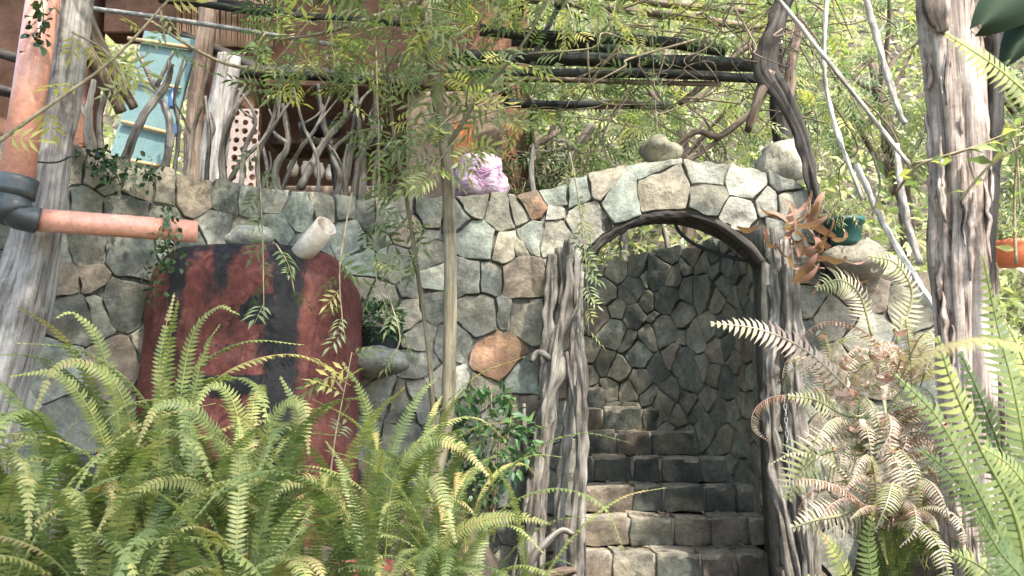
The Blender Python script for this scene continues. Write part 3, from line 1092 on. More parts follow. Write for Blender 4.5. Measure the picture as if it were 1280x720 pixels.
def twig_leaves(mb, pts, tpl, spacing, scale, tone, jit=.15, droop=.5, r=.003, stem_mat=1, k=5, leaf_from=0.0):
    L = np.array(catmull(pts, k))
    if r: tube(mb, pts, [r * 1.6, r * .6], 5, k, mat=stem_mat)
    seg = np.linalg.norm(np.diff(L, axis=0), axis=1)
    tot = seg.sum()
    s = np.concatenate([[0], np.cumsum(seg)])
    q = np.arange(max(leaf_from * tot, spacing * .3), tot, spacing)
    if len(q) == 0: return
    P = np.stack([np.interp(q, s, L[:, i]) for i in range(3)], 1)
    tg = np.gradient(L, axis=0)
    D = np.stack([np.interp(q, s, tg[:, i]) for i in range(3)], 1)
    D /= np.linalg.norm(D, axis=1)[:, None] + 1e-9
    az = NR.uniform(0, 2 * math.pi, len(q))
    side = np.stack([np.cos(az), np.sin(az), np.zeros(len(q))], 1)
    dirs = .5 * D + .9 * side + np.array([0, 0, -droop]) + NR.normal(0, .2, (len(q), 3))
    scatter(mb, tpl, P, dirs, scale * NR.uniform(.7, 1.2, len(q)), np.clip(tone + NR.normal(0, jit, len(q)), 0, 1))


def crown(mb, c, rx, ry, rz, n, tone=.6, scale=1.0, tw=.4, droop=.15, spacing=.07, tpl=None, jit=.17):
    for _ in range(n):
        v = NR.normal(0, 1, 3); v /= np.linalg.norm(v)
        k = NR.uniform(.25, 1) ** .5
        p = np.array(c) + v * k * np.array([rx, ry, rz])
        d = nz(v + NR.normal(0, .5, 3) + np.array([0, 0, -droop * .5]))
        L = tw * NR.uniform(.6, 1.3)
        mid = p + d * L * .5
        end = p + d * L + np.array([0, 0, -droop * L * .6])
        twig_leaves(mb, [p, mid, end], tpl or PIN, spacing, scale, tone + NR.normal(0, .08), jit, droop, k=3)


LM = [M['leaf'], M['twig']]

# slim tree in front of the wall
tr = thing('slim_tree', at(536, 640, 3.9), 'slim young tree with smooth bare trunk rising in front of the stone wall', 'tree')
mb = MB()
tpts = path_at([(520, 690, 3.9), (540, 610, 3.9), (556, 540, 3.9), (561, 470, 3.9), (563, 330, 3.9), (558, 200, 3.9), (545, 110, 3.9), (530, 0, 3.9), (520, -120, 3.85), (500, -330, 3.7)])
tube(mb, tpts, [.035, .033, .031, .030, .029, .028, .028, .028, .025, .015], 14, 8, .12, .03)
tube(mb, path_at([(545, 110, 3.9), (535, 60, 3.85), (505, 10, 3.7), (470, -70, 3.6)]), [.016, .012, .008], 8)
tube(mb, path_at([(556, 190, 3.9), (600, 120, 3.8), (650, 60, 3.7), (690, -10, 3.6)]), [.012, .008, .005], 8)
tube(mb, path_at([(530, 0, 3.9), (470, 20, 3.8), (410, 40, 3.7), (350, 50, 3.6)]), [.014, .01, .005], 8)
mb.build('trunk', M['bark'], tr)
mb = MB()
for (px, py, Y, rx, ry, rz, n, tn) in [
    (430, 10, 3.75, .26, .4, .10, 9, .62), (520, 25, 3.7, .24, .4, .15, 12, .66), (395, 60, 3.9, .14, .3, .08, 8, .6), (350, 50, 3.8, .10, .3, .08, 5, .62), (480, 75, 3.9, .14, .3, .08, 7, .62),
    (575, 140, 3.8, .16, .25, .14, 11, .72), (615, 50, 3.8, .26, .4, .2, 14, .72), (555, 195, 3.9, .10, .2, .07, 5, .76), (340, 105, 4.2, .05, .2, .05, 3, .6)]:
    crown(mb, at(px, py, Y), rx, ry, rz, n, tn, 1.0, .22, .1, .075)
crown(mb, at(480, -280, 3.5), 1.3, 1.1, .5, 120, .6, 1.4, .5)  # unseen overhead leaves, added and thickened to shade the wall below
mb.build('crown', LM, tr)

# thin stem beside it
tr = thing('thin_sapling', at(545, 580, 4.2), 'thin pale sapling leaning beside the slim tree trunk', 'sapling')
mb = MB()
tube(mb, path_at([(548, 640, 4.2), (542, 540, 4.2), (538, 460, 4.2), (525, 360, 4.18), (510, 260, 4.15), (492, 165, 4.1), (482, 60, 4.0)]), [.012, .013, .012, .011, .010, .009, .005], 10, 8, .2)
mb.build('trunk', M['bark'], tr)
mb = MB()
for (x, y) in [(505, 240), (500, 215), (520, 320), (492, 170), (486, 120), (512, 285), (484, 80)]:
    p = at(x, y, 4.15)
    for _ in range(2):
        e = p + np.array([R.uniform(-.2, .2), R.uniform(-.15, .1), R.uniform(-.12, .06)])
        twig_leaves(mb, [p, (p + e) / 2 + np.array([0, 0, .03]), e], PIN3, .045, 1, .72)
mb.build('crown', LM, tr)


def hanging(name, label, cat, paths, tone=.65, tpl=None, spacing=.06, scale=.95, r=.003, droop=.3, group=None, leaf_from=0.0, mats=None, jit=.15):
    root = path_at(paths[0])[0]
    t = thing(name, root, label, cat, group)
    ml = MB()
    for p in paths:
        pts = path_at(p)
        ms = MB()
        tube(ms, pts, [r * 1.4, r * .7], 6, 5)
        ms.build('stem', M['twig'], t)
        twig_leaves(ml, pts, tpl or PIN3, spacing, scale, tone, jit, droop, 0, leaf_from=leaf_from)
    ml.build('leaves', mats or M['leaf'], t)
    return t


hanging('hanging_vine', 'light green vine strand hanging in front of the left side of the arch', 'vine', [[(712, 190, 4.6), (725, 260, 4.6), (733, 340, 4.6), (736, 420, 4.6)]], .78, leaf_from=.25)
hanging('hanging_vine', 'fern-leaved vine trailing down the middle of the red tank front', 'vine', [[(322, 180, 3.8), (328, 290, 3.78), (330, 400, 3.76)], [(345, 305, 3.8), (360, 330, 3.78), (368, 365, 3.77)]], .6, spacing=.1)
hanging('hanging_vine', 'vine strand with pale leaflets hanging over the right edge of the red tank', 'vine', [[(440, 240, 3.8), (425, 330, 3.75), (428, 400, 3.75), (432, 425, 3.75)]], .68, leaf_from=.4, spacing=.06)
hanging('hanging_vine', 'long thin vine falling from the leaves to the sapling right of the potted shrub', 'vine', [[(470, 60, 3.9), (474, 220, 3.9), (468, 330, 3.9), (486, 395, 3.9)], [(486, 370, 3.9), (500, 420, 3.88), (492, 445, 3.88)]], .7, leaf_from=.3, spacing=.09)
hanging('yellow_twig', 'long bare twig with a few yellow leaves crossing the salmon pipe and grey post', 'twig', [[(-20, 190, 3.1), (50, 140, 3.15), (140, 75, 3.2), (215, -5, 3.25)]], .93, spacing=.16, r=.006, leaf_from=.1)
hanging('yellow_twig', 'short yellow-leaved twig sticking out beside the teal door', 'twig', [[(90, 40, 3.3), (130, 62, 3.3), (165, 100, 3.3)], [(200, 10, 3.4), (208, 60, 3.4)], [(130, 62, 3.3), (150, 90, 3.3), (160, 120, 3.3)]], .9, spacing=.07, r=.004)
hanging('hanging_vine', 'pale green vine loop hanging above the boulder on the arch', 'vine', [[(815, 30, 5.0), (818, 110, 5.0), (822, 170, 5.0)]], .7, spacing=.09)

hanging('yellow_twig', 'upright pale twig with yellow leaflets before the lower right corner of the red tank', 'twig', [[(412, 600, 3.3), (420, 540, 3.3), (430, 490, 3.3), (440, 440, 3.3)], [(430, 490, 3.3), (415, 472, 3.28), (400, 478, 3.27)]], .9, spacing=.05, r=.0025, leaf_from=.35)

# pergola vine: the big leafy mass over the arch
pv = thing('pergola_vine', at(800, 100, 5.8), 'loose yellow-green climbing vine spreading over the pergola beams above the arch', 'vine')
ms = MB(); ml = MB()
for i in range(16):
    x = R.uniform(640, 960); y = R.uniform(-20, 150); Y = R.uniform(5.0, 6.6)
    pts = [at(x, y, Y)]
    for q in range(3): pts.append(pts[-1] + np.array([R.uniform(-.5, .5), R.uniform(-.3, .3), R.uniform(-.25, .12)]))
    ms = MB()
    tube(ms, pts, [.008, .004], 5, 5)
    ms.build('stem', M['twig'], pv)
crown(ml, at(800, 10, 5.9), 1.0, .5, .18, 20, .74, 1.15, .3)
crown(ml, at(800, 90, 7.4), 1.3, .5, .5, 30, .72, 1.2, .35)
crown(ml, at(730, 160, 6.2), .5, .4, .2, 12, .64, 1.1, .35)
crown(ml, at(890, 150, 6.3), .4, .4, .2, 12, .62, 1.0, .4)
crown(ml, at(690, 10, 5.0), .4, .4, .1, 8, .74, 1.0, .3)
crown(ml, at(640, 140, 6.3), .3, .3, .2, 10, .45, 1.0, .35)
crown(ml, (.8, 5.3, 4.95), 1.3, .9, .3, 100, .6, 1.5, .45)  # unseen upper layer added to keep the sun off the stairs
ml.build('leaves', LM, pv)

# ------------------------------------------------------------------ sword ferns
def frond(mb, pts, halfw, pairs=38, tone=.5, k=8, sag=.35, lw=.8, prof=None, mat=0, smat=0, up0=(0, 0, 1), jit=.08, curl=0.0):
    L = np.array(catmull(pts, k))
    seg = np.linalg.norm(np.diff(L, axis=0), axis=1)
    s = np.concatenate([[0], np.cumsum(seg)])
    tot = s[-1]
    tube(mb, pts, [.0035 * halfw / .04, .0012 * halfw / .04], 5, k, tone=min(1, tone + .2))
    tg = np.gradient(L, axis=0)
    q = np.linspace(.10, .985, pairs) * tot
    P = np.stack([np.interp(q, s, L[:, i]) for i in range(3)], 1)
    D = np.stack([np.interp(q, s, tg[:, i]) for i in range(3)], 1)
    D /= np.linalg.norm(D, axis=1)[:, None]
    U = np.tile(np.array(up0, float), (pairs, 1))
    # keep the frond plane steady where it rises steeply
    S = np.cross(D, U); 
    bad = np.linalg.norm(S, axis=1) < .25
    if bad.any():
        good = S[~bad].mean(0) if (~bad).any() else np.array([1.0, 0, 0])
        S[bad] = good
    S /= np.linalg.norm(S, axis=1)[:, None]
    for i in range(1, pairs):
        if np.dot(S[i], S[i - 1]) < 0: S[i] *= -1
    Nn = np.cross(S, D)
    t = q / tot
    w = halfw * np.clip(np.minimum(1, .45 + t * 3.2), 0, 1) * np.clip((1 - t) * 3.2, .12, 1) ** .75
    sp = tot / pairs
    tipb, tipt = (R.uniform(.15, .45), R.uniform(.55, .95)) if R.random() < .45 else (0, 1)
    V, T = [], []
    F = []
    o = 0
    for i in range(pairs):
        for sg in (-1, 1):
            if R.random() < .03: continue
            d = S[i] * sg * .96 + D[i] * .26 - Nn[i] * (sag + R.uniform(-.12, .12))
            d = nz(d)
            l = w[i] * R.uniform(.88, 1.08)
            a = D[i] * sp * lw
            p = P[i]
            mid = p + d * l * .5 + Nn[i] * l * .08
            tip = p + d * l - Nn[i] * l * .12 + D[i] * l * .08
            V += [p - a * .5, mid - a * .5, tip, mid + a * .5, p + a * .5]
            tt = min(1, max(0, tone + R.gauss(0, jit) + .1 * t[i] + (tipb if t[i] > tipt else 0)))
            T += [tt] * 5
            F += [(o, o + 1, o + 3, o + 4), (o + 1, o + 2, o + 3)]
            o += 5
    mb.add(V, F, mat, np.array(T))


def frond_curve(L, lean, arch, side=0.0):
    """arching curve in the local xz plane from the origin"""
    pts = [np.zeros(3)]
    ang = rad(lean)
    n = 6
    for i in range(n):
        st_ = L / n
        pts.append(pts[-1] + np.array([math.cos(ang) * st_, side * (i / n) * st_, math.sin(ang) * st_]))
        ang -= rad(arch) * (i + .6) / (n * .5) / n * 1.0
    return pts


FR = []
for i in range(22):
    mb = MB()
    frond(mb, frond_curve(R.uniform(.8, 1.2), R.uniform(68, 90), R.choice([R.uniform(45, 95), R.uniform(80, 140), R.uniform(120, 190)]), R.uniform(-.25, .25)), R.uniform(.034, .041), R.randint(54, 64), .42 + .34 * R.random(), jit=.08, sag=R.uniform(-.1, .3), lw=.66)
    me = mb.build('frond', M['fern'])
    FR.append(me.data)
    bpy.data.objects.remove(me)


def fern(x, y, label, n=18, size=1.0, z=None, meshes=None, spread=1.0, bias=None, group='sword ferns', name='sword_fern', cat='fern'):
    zz = ground_z(x, y) if z is None else z
    t = thing(name, (x, y, zz), label, cat, group)
    for i in range(n):
        a = (R.gauss(-math.pi / 2, .95) if R.random() < .62 else R.uniform(0, 6.28)) if bias is None else R.gauss(*bias)
        me = R.choice(meshes or FR)
        o = bpy.data.objects.new('frond', me)
        COL.objects.link(o)
        o.parent = t
        o.location = (R.uniform(-.05, .05), R.uniform(-.05, .05), R.uniform(-.02, .03))
        o.rotation_euler = (R.uniform(-.12, .12), R.uniform(-.10, .28) * spread, a)
        s = size * R.uniform(.72, 1.1)
        o.scale = (s, s, s)
    return t


def px_x(px, Y): return (px - 640) / FPX * Y * 1.01


for (px, Y, n, s, lab) in [
    (20, 2.35, 16, .95, 'sword fern at the lower left corner of the picture, cut by both edges'),
    (165, 2.3, 17, .95, 'nearest bushy sword fern below the left end of the red tank'),
    (330, 2.35, 17, .92, 'bright sword fern in the foreground below the middle of the red tank'),
    (470, 2.5, 15, .84, 'foreground sword fern below the right end of the red tank'),
    (570, 2.75, 13, .76, 'spreading sword fern nearest the driftwood posts left of the steps'),
    (-50, 2.9, 16, 1.05, 'tall sword fern at the left edge in front of the grey post foot'),
    (95, 2.95, 17, 1.08, 'tall sword fern just right of the grey post foot'),
    (235, 2.9, 16, 1.0, 'upright sword fern overlapping the left lower part of the red tank'),
    (385, 2.95, 15, .88, 'sword fern in front of the black sooty streak of the red tank'),
    (30, 3.35, 14, 1.08, 'rear sword fern against the stones behind the grey post'),
    (175, 3.45, 18, 1.2, 'tallest rear sword fern against the left corner of the red tank'),
    (310, 3.4, 14, .92, 'rear sword fern close against the front of the red tank'),
    (470, 3.45, 13, .85, 'rear sword fern under the rounded grey ledge stone'),
    (632, 2.75, 10, .62, 'low sword fern spreading across the foot of the driftwood posts'),
    (575, 3.7, 10, .68, 'rear sword fern between the slim tree and the leafy shrub'),
    (535, 3.2, 12, .8, 'sword fern arching around the foot of the slim tree')]:
    fern(px_x(px, Y), Y, lab, n + 2, s)

# ------------------------------------------------------------------ broad shrubs by the wall, ivy, potted plants
def leafy(name, label, cat, c, r, n, mat, tpl=SIMPLE, size=.05, tone=.5, pot=None, group=None, jit=.2, base=None):
    t = thing(name, base if base is not None else (c[0], c[1], c[2] - r[2]), label, cat, group)
    ml = MB()
    v = NR.normal(0, 1, (n, 3)); v /= np.linalg.norm(v, axis=1)[:, None]
    k = NR.uniform(.15, 1, n) ** .45
    P = np.array(c) + v * k[:, None] * np.array(r)
    D = v + NR.normal(0, .5, (n, 3)) + np.array([0, 0, -.2])
    scatter(ml, tpl, P, D, size * NR.uniform(.6, 1.25, n), np.clip(tone + NR.normal(0, jit, n), 0, 1))
    ml.build('leaves', mat, t)
    b = np.array(base if base is not None else (c[0], c[1], c[2] - r[2]))
    for i in range(0, min(n, 60), 4):
        ms = MB()
        tube(ms, [b + NR.normal(0, .01, 3), (b + P[i]) / 2 + NR.normal(0, .02, 3), P[i]], [.004, .002], 5, 4)
        ms.build('stem', M['twig'], t)
    return t


leafy('leafy_shrub', 'green broad-leaved shrub growing at the wall foot left of the driftwood posts', 'shrub', at(612, 545, 4.55), (.24, .12, .24), 330, M['shrub'], SIMPLE, .075, .6, base=at(615, 640, 4.55))
leafy('creeper', 'small dark creeper low on the wall below the broad-leaved shrub', 'creeper', at(585, 605, 4.5), (.15, .1, .13), 260, M['ivy'], BROAD, .035, .55, base=at(585, 640, 4.55))
pc = at(474, 428, 4.6)
pt = thing('plant_pot', (pc[0], pc[1], pc[2] - .04), 'small dark pot of bushy green plant on the rounded ledge stone', 'potted plant')
mb = MB()
lathe(mb, (pc[0], pc[1], pc[2] - .05), [(.085, 0), (.10, .05), (.112, .11), (.116, .12), (.105, .12), (.095, .09)], 20)
mb.build('pot', M['dark'], pt)
mb = MB()
n = 520
v = NR.normal(0, 1, (n, 3)); v /= np.linalg.norm(v, axis=1)[:, None]
P = np.array(at(474, 402, 4.55)) + v * (NR.uniform(.2, 1, n) ** .5)[:, None] * np.array((.14, .1, .12))
scatter(mb, SIMPLE, P, v + NR.normal(0, .5, (n, 3)), .042 * NR.uniform(.6, 1.2, n), np.clip(NR.normal(.55, .2, n), 0, 1))
mb.build('foliage', M['shrub'], pt)


def creeper(name, label, pxs, n, spread, size=.035, tone=.5, mat='ivy'):
    pts = path_at(pxs)
    t = thing(name, pts[0], label, 'ivy')
    ms = MB(); tube(ms, pts, .003, 5, 5); ms.build('stem', M['twig'], t)
    ml = MB()
    L = np.array(catmull(pts, 8))
    P = L[NR.randint(0, len(L), n)] + NR.normal(0, spread, (n, 3)) * np.array([1, .5, 1])
    D = NR.normal(0, .6, (n, 3)) + np.array([0, -.6, -.4])
    scatter(ml, BROAD, P, D, size * NR.uniform(.6, 1.2, n), np.clip(NR.normal(tone, .2, n), 0, 1))
    ml.build('leaves', M[mat], t)


creeper('ivy', 'dark ivy trailing over the wall top below the teal door', [(115, 190, 4.0), (140, 205, 4.0), (150, 225, 3.98)], 130, .04)
creeper('ivy', 'ivy sprig dropping over the wall edge right of the teal door', [(180, 205, 4.1), (186, 225, 4.1)], 45, .03)
creeper('ivy', 'ivy trail wound round the open end of the salmon spout pipe', [(205, 270, 3.55), (214, 285, 3.53), (206, 305, 3.6), (220, 318, 3.66), (196, 335, 3.8), (192, 372, 3.88)], 170, .03, .032, .62)
creeper('ivy', 'ivy hanging on the salmon pipe near the top left corner', [(52, -5, 3.3), (54, 25, 3.3), (45, 52, 3.3)], 40, .035, .05, .4)

# ------------------------------------------------------------------ the bundle, boulders, pots on the wall
bc = at(600, 243, 5.05)
bg = thing('purple_sack', bc, 'pink and purple string-wrapped sack on the wall top left of the arch', 'sack')
mb = MB()
lathe(mb, bc, [(.12, -.03), (.150, .0), (.158, .04), (.150, .07), (.156, .10), (.142, .14), (.147, .165), (.125, .2), (.11, .225), (.07, .235), (.03, .225)], 40, lump=.28, squash=(1, .85))
mb.build('body', M['bag'], bg)
mb = MB()
for i in range(12):
    z = R.uniform(.0, .2); a0 = R.uniform(math.pi * .9, math.pi * 1.4)
    pts = []
    for j in range(7):
        a = a0 + j * .25
        zz = min(.21, max(0, z + .025 * math.sin(j * .9 + i)))
        r = np.interp(zz, [0, .02, .09, .15, .205], [.125, .146, .157, .153, .126])
        pts.append(bc + np.array([r * math.cos(a), r * .87 * math.sin(a), zz]))
    tube(mb, pts, .0022, 5, 4)
mb.build('cord', mat_noise('purple cord', (.24, .09, .21), (.36, .17, .32), 20), bg)
mb = MB(); bo = at(826, 190, 5.08)
boulder(mb, (bo[0], bo[1], bo[2]), (.125, .13, .085), 21, rough=.34, col=(.21, .20, .15))
tag(mb.build('boulder', M['stone'], origin=bo), 'rounded mossy boulder sitting on top of the arch', 'boulder')
mb = MB(); bo = at(975, 205, 5.2)
boulder(mb, bo, (.14, .13, .13), 5, rough=.5, col=(.30, .29, .25))
tag(mb.build('boulder', M['stone'], origin=bo), 'pale upright boulder behind the right end of the arch, beside the dark vine trunk', 'boulder')

gp = at(1058, 308, 4.75)
sl = MB()
c0 = at(1068, 328, 4.78)
boulder(sl, c0, (.17, .16, .105), 33, rough=.3, col=(.20, .185, .15))
tag(sl.build('stone_block', M['stone'], origin=c0), 'grey rounded stone block carrying the green planter', 'stone')
pt = thing('plant_pot', gp, 'dark green plastic planter with pale trailing plant right of the arch', 'potted plant')
mb = MB()
lathe(mb, gp, [(.072, 0), (.078, .02), (.092, .12), (.104, .125), (.106, .15), (.096, .15), (.09, .12)], 28)
mb.build('pot', M['pot_green'], pt)
mb = MB()
for i in range(46):
    p = gp + np.array([R.uniform(-.08, .08), R.uniform(-.08, .08), .13])
    a = R.uniform(0, 6.28)
    e = p + np.array([math.cos(a) * .16, math.sin(a) * .14, R.uniform(-.1, .12)])
    twig_leaves(mb, [p, (p + e) / 2 + np.array([0, 0, .08]), e], NARROW, .018, .035, .72, k=4, r=.0015)
mb.build('foliage', LM, pt)
op = at(1266, 328, 4.6)
pt = thing('plant_pot', op, 'bright orange planter at the right edge behind the split post', 'potted plant')
mb = MB()
lathe(mb, op, [(.07, -.02), (.085, .06), (.095, .085), (.098, .09), (.10, .11), (.09, .11), (.085, .08)], 24)
mb.build('pot', M['pot_orange'], pt)
mb = MB()
for i in range(24):
    p = op + np.array([R.uniform(-.06, .06), R.uniform(-.06, .06), .1]); a = R.uniform(0, 6.28)
    e = p + np.array([math.cos(a) * .15, math.sin(a) * .12, R.uniform(.02, .25)])
    twig_leaves(mb, [p, (p + e) / 2 + np.array([0, 0, .05]), e], NARROW, .03, .07, .7, k=4, r=.0015)
mb.build('foliage', LM, pt)
rp = at(455, 778, 2.75)
pt = thing('clay_pot', (rp[0], rp[1], rp[2] - .12), 'brick red clay pot half hidden under the ferns at the bottom edge', 'pot')
mb = MB()
lathe(mb, (rp[0], rp[1], rp[2] - .1), [(.07, 0), (.10, .1), (.105, .2), (.09, .25), (.098, .27), (.085, .27), (.08, .24)], 28)
mb.build('body', M['terracotta'], pt)

# ------------------------------------------------------------------ house on the terrace
HY = 6.6
hs = thing('adobe_house', at(250, 230, HY), 'reddish adobe house with open dark front behind the stone wall', 'house')


def pbox(mb, x0, y0, x1, y1, Y, th, col=(1, 1, 1), mat=0, bev=.01, tilt=0):
    a, b = at(x0, y1, Y), at(x1, y0, Y)
    box(mb, (min(a[0], b[0]), Y, min(a[2], b[2])), (max(a[0], b[0]), Y + th, max(a[2], b[2])), mat, col, bev=bev, tilt=tilt)


mb = MB()
pbox(mb, -260, -140, 128, 300, HY, .25)
pbox(mb, 236, -140, 330, 300, HY, .25)
pbox(mb, 128.4, -140, 235.6, 40, HY + .01, .23)
pbox(mb, 330.4, -140, 640, 108, HY + .02, .22)
pbox(mb, 300, -140, 660, 300, HY + 1.7, .2)
mb.build('wall', M['adobe'], hs, smooth=False)
mb = MB()
pbox(mb, 330.4, 232, 520, 300, HY + .3, .5)
mb.build('shelf', M['brown_wood'], hs, smooth=False)
mb = MB()
pbox(mb, 336, 172, 480, 180, HY + .5, .4)
mb.build('shelf', M['brown_wood'], hs, smooth=False)
mb = MB()
pbox(mb, 505, 112, 625, 300, HY - .15, .16, bev=.05)
mb.build('clay_panel', M['clay'], hs, smooth=False)
mb = MB()
pbox(mb, 565, 150, 592, 300, HY - .32, .14, bev=.01)
mb.build('pillar', M['orange'], hs, smooth=False)
mb = MB()
for i in range(60):
    x = 222 + i * 2.0
    a = at(x, 58, HY - .08); b = at(x + R.uniform(-3, 3), -20, HY - .08)
    tube(mb, [a, b], .0055, 6, 3)
mb.build('reed_screen', M['reed'], hs)
mb = MB()
for (x0, y0, x1, y1, r) in [(200, -2, 370, 18, .04), (228, 46, 335, 92, .045), (-40, 60, 40, 78, .04), (280, 88, 530, 104, .05), (-60, 100, 60, 128, .04)]:
    mb = MB()
    tube(mb, [at(x0, y0, HY - .2), at((x0 + x1) / 2, (y0 + y1) / 2 - 2, HY - .2), at(x1, y1, HY - .2)], r, 10, 5, .2, .1)
    mb.build('rafter', M['dark_wood'], hs)
mb = MB()
a = at(-300, -170, HY - .7); b = at(660, -170, HY - .7)
box(mb, (a[0], HY - .9, a[2]), (b[0], HY + 2.1, a[2] + .08))
mb.build('roof', M['dark_wood'], hs, smooth=False)
# perforated clay screen: plate with real dark holes (rings and recessed discs)
mb = MB()
p0, p1 = at(262, 250, HY - .12), at(324, 136, HY - .12)
NX, NZ = 5, 10
for ix in range(NX):
    for iz in range(NZ):
        w, h = (p1[0] - p0[0]) / NX, (p1[2] - p0[2]) / NZ
        cx_, cz_ = p0[0] + (ix + .5) * w, p0[2] + (iz + .5) * h
        q = 20
        r = min(w, h) * R.uniform(.24, .40)
        ox, oz = R.uniform(-.12, .12) * w, R.uniform(-.12, .12) * h
        Vo, Vi, Vb = [], [], []
        for t in range(q):
            a = 2 * math.pi * (t + .5) / q
            k = 1 / max(abs(math.cos(a)), abs(math.sin(a)))
            Vo.append((cx_ + w * .5 * math.cos(a) * k, p0[1], cz_ + h * .5 * math.sin(a) * k))
            Vi.append((cx_ + ox + r * math.cos(a), p0[1], cz_ + oz + r * math.sin(a)))
            Vb.append((cx_ + ox + r * math.cos(a), p0[1] + .05, cz_ + oz + r * math.sin(a)))
        F = [(t, (t + 1) % q, q + (t + 1) % q, q + t) for t in range(q)] + [(q + t, q + (t + 1) % q, 2 * q + (t + 1) % q, 2 * q + t) for t in range(q)]
        mb.add(Vo + Vi + Vb, F)
mb.build('perforated_screen', M['screen'], hs, smooth=False)
dr = MB()
a = at(142, 210, HY - .35); b = at(232, 42, HY - .35)
box(dr, (a[0] + .03, HY - .35, a[2] - .2), (b[0] - .02, HY - .31, b[2]), bev=.006, tilt=-.19)
od = dr.build('door', M['teal'], hs, smooth=False)
dr = MB()
for (x0, y0, x1, y1, w) in [(152, 152, 218, 168, .02), (168, 100, 226, 110, .016), (140, 196, 200, 208, .02), (160, 48, 240, 60, .02)]:
    dr = MB()
    tube(dr, [at(x0, y0, HY - .375), at(x1, y1, HY - .375)], w * .8, 8, 3)
    dr.build('bamboo_rail', M['bamboo'], od)

# things in the house front
log('plank', [(285, 70, HY - .5), (272, 160, HY - .5), (262, 250, HY - .5)], [13, 14, 15], M['pale_wood'], 'wide grey weathered plank standing upright before the perforated screen', 'plank', None, .15, .3, 8)
log('brown_trunk', [(262, -20, HY - .55), (255, 60, HY - .55), (243, 140, HY - .55), (240, 250, HY - .55)], [11, 12, 11, 12], M['brown_wood'], 'reddish brown trunk standing between the teal door and the grey plank', 'post', None, .3, .2, 12)
log('curved_branch', [(50, -20, 3.7), (85, 30, 3.75), (125, 90, 3.8), (152, 140, 3.85)], [9, 10, 9, 7], M['brown_wood'], 'thick brown branch curving down in front of the teal door, the left one', 'branch', None, .25, .1, 12)
log('curved_branch', [(92, -20, 3.9), (115, 40, 3.9), (145, 95, 3.95), (168, 135, 4.0)], [9, 9, 8, 6], M['brown_wood'], 'brown branch curving beside the left one over the teal door', 'branch', None, .25, .1, 12)
for i, (x, y, r, lab) in enumerate([(366, 196, .045, 'leftmost pale skull-like clay pot on the house shelf'), (382, 197, .04, 'pale clay pot second from left on the house shelf'), (399, 199, .042, 'pale clay pot third from left on the house shelf'), (413, 201, .04, 'rightmost pale clay pot on the house shelf')]):
    c = at(x, y + 24, HY + .35)
    mb = MB(); lathe(mb, c, [(.03, 0), (r, .03), (r * 1.1, .07), (r * .8, .10), (r * .6, .11), (r * .7, .125), (r * .5, .125)], 16)
    tag(mb.build('clay_pot', M['skull'], origin=c), lab, 'pot', 'pale clay pots on the house shelf')
mb = MB(); c = at(400, 172, HY + .7)
lathe(mb, c, [(.10, 0), (.17, .04), (.19, .10), (.185, .105), (.12, .05)], 20)
tag(mb.build('basin', M['pvc_grey'], origin=c), 'grey bowl on the upper shelf of the dark house front', 'bowl')
for (x, y, lab) in [(222, 160, 'blue bottle hung on the branches right of the teal door'), (215, 125, 'upper blue bottle hung beside the teal door top')]:
    c = at(x, y, HY - .6)
    mb = MB(); lathe(mb, c, [(.022, -.06), (.025, -.05), (.025, .02), (.010, .05), (.010, .085), (.012, .088)], 14)
    tag(mb.build('bottle', M['blue'], origin=c), lab, 'bottle', 'blue bottles in the branches')

# conduits crossing the upper left
for (pts, r, mt, lab) in [
    ([(95, 8, 4.2), (200, 22, 4.25), (330, 42, 4.3), (440, 60, 4.35)], 3.2, 'chain', 'long grey conduit pipe crossing above the teal door'),
    ([(210, -4, 4.4), (330, 16, 4.4), (520, 30, 4.5)], 5, 'beam', 'dark pole above the grey conduit at the top edge'),
    ([(180, 22, 4.3), (270, 75, 4.3), (345, 92, 4.3)], 2.2, 'twig', 'thin pale rod slanting below the grey conduit')]:
    P = path_at(pts); mb = MB()
    tube(mb, P, r * 4.3 / FPX, 10, 6, .05)
    tag(mb.build('conduit', M[mt], origin=P[0]), lab, 'pole')

# ------------------------------------------------------------------ branch railing on the wall top
bf = thing('branch_railing', at(380, 250, 4.95), 'railing of twisted bare grey branches along the wall top', 'railing')
BR = [[(255, 235), (262, 180), (258, 120)], [(270, 240), (300, 205), (335, 165), (350, 105)], [(300, 245), (305, 190), (318, 150), (300, 110)], [(330, 245), (322, 200), (345, 150), (372, 118)],
      [(395, 250), (397, 205), (380, 155), (368, 110)], [(422, 250), (418, 200), (404, 150), (398, 105)], [(425, 250), (440, 190), (446, 140), (443, 95)], [(440, 250), (446, 205), (465, 160), (470, 110)],
      [(452, 250), (455, 190), (448, 140)], [(375, 215), (400, 185), (430, 150), (450, 130)], [(345, 235), (372, 195), (395, 160), (412, 120)], [(465, 250), (470, 200), (478, 150)],
      [(285, 235), (276, 190), (292, 140), (310, 115)], [(355, 250), (346, 215), (360, 180), (355, 130)], [(215, 220), (224, 170), (218, 120), (232, 70)], [(232, 225), (240, 170), (255, 130)],
      [(130, 190), (126, 150), (134, 110), (128, 70)], [(150, 195), (175, 150), (205, 110), (215, 80)], [(205, 215), (212, 160), (195, 110), (172, 66)], [(120, 190), (110, 150), (118, 100)],
      [(435, 250), (428, 215), (436, 180)], [(410, 250), (425, 225), (418, 190), (440, 165)], [(310, 243), (335, 222), (330, 180)]]
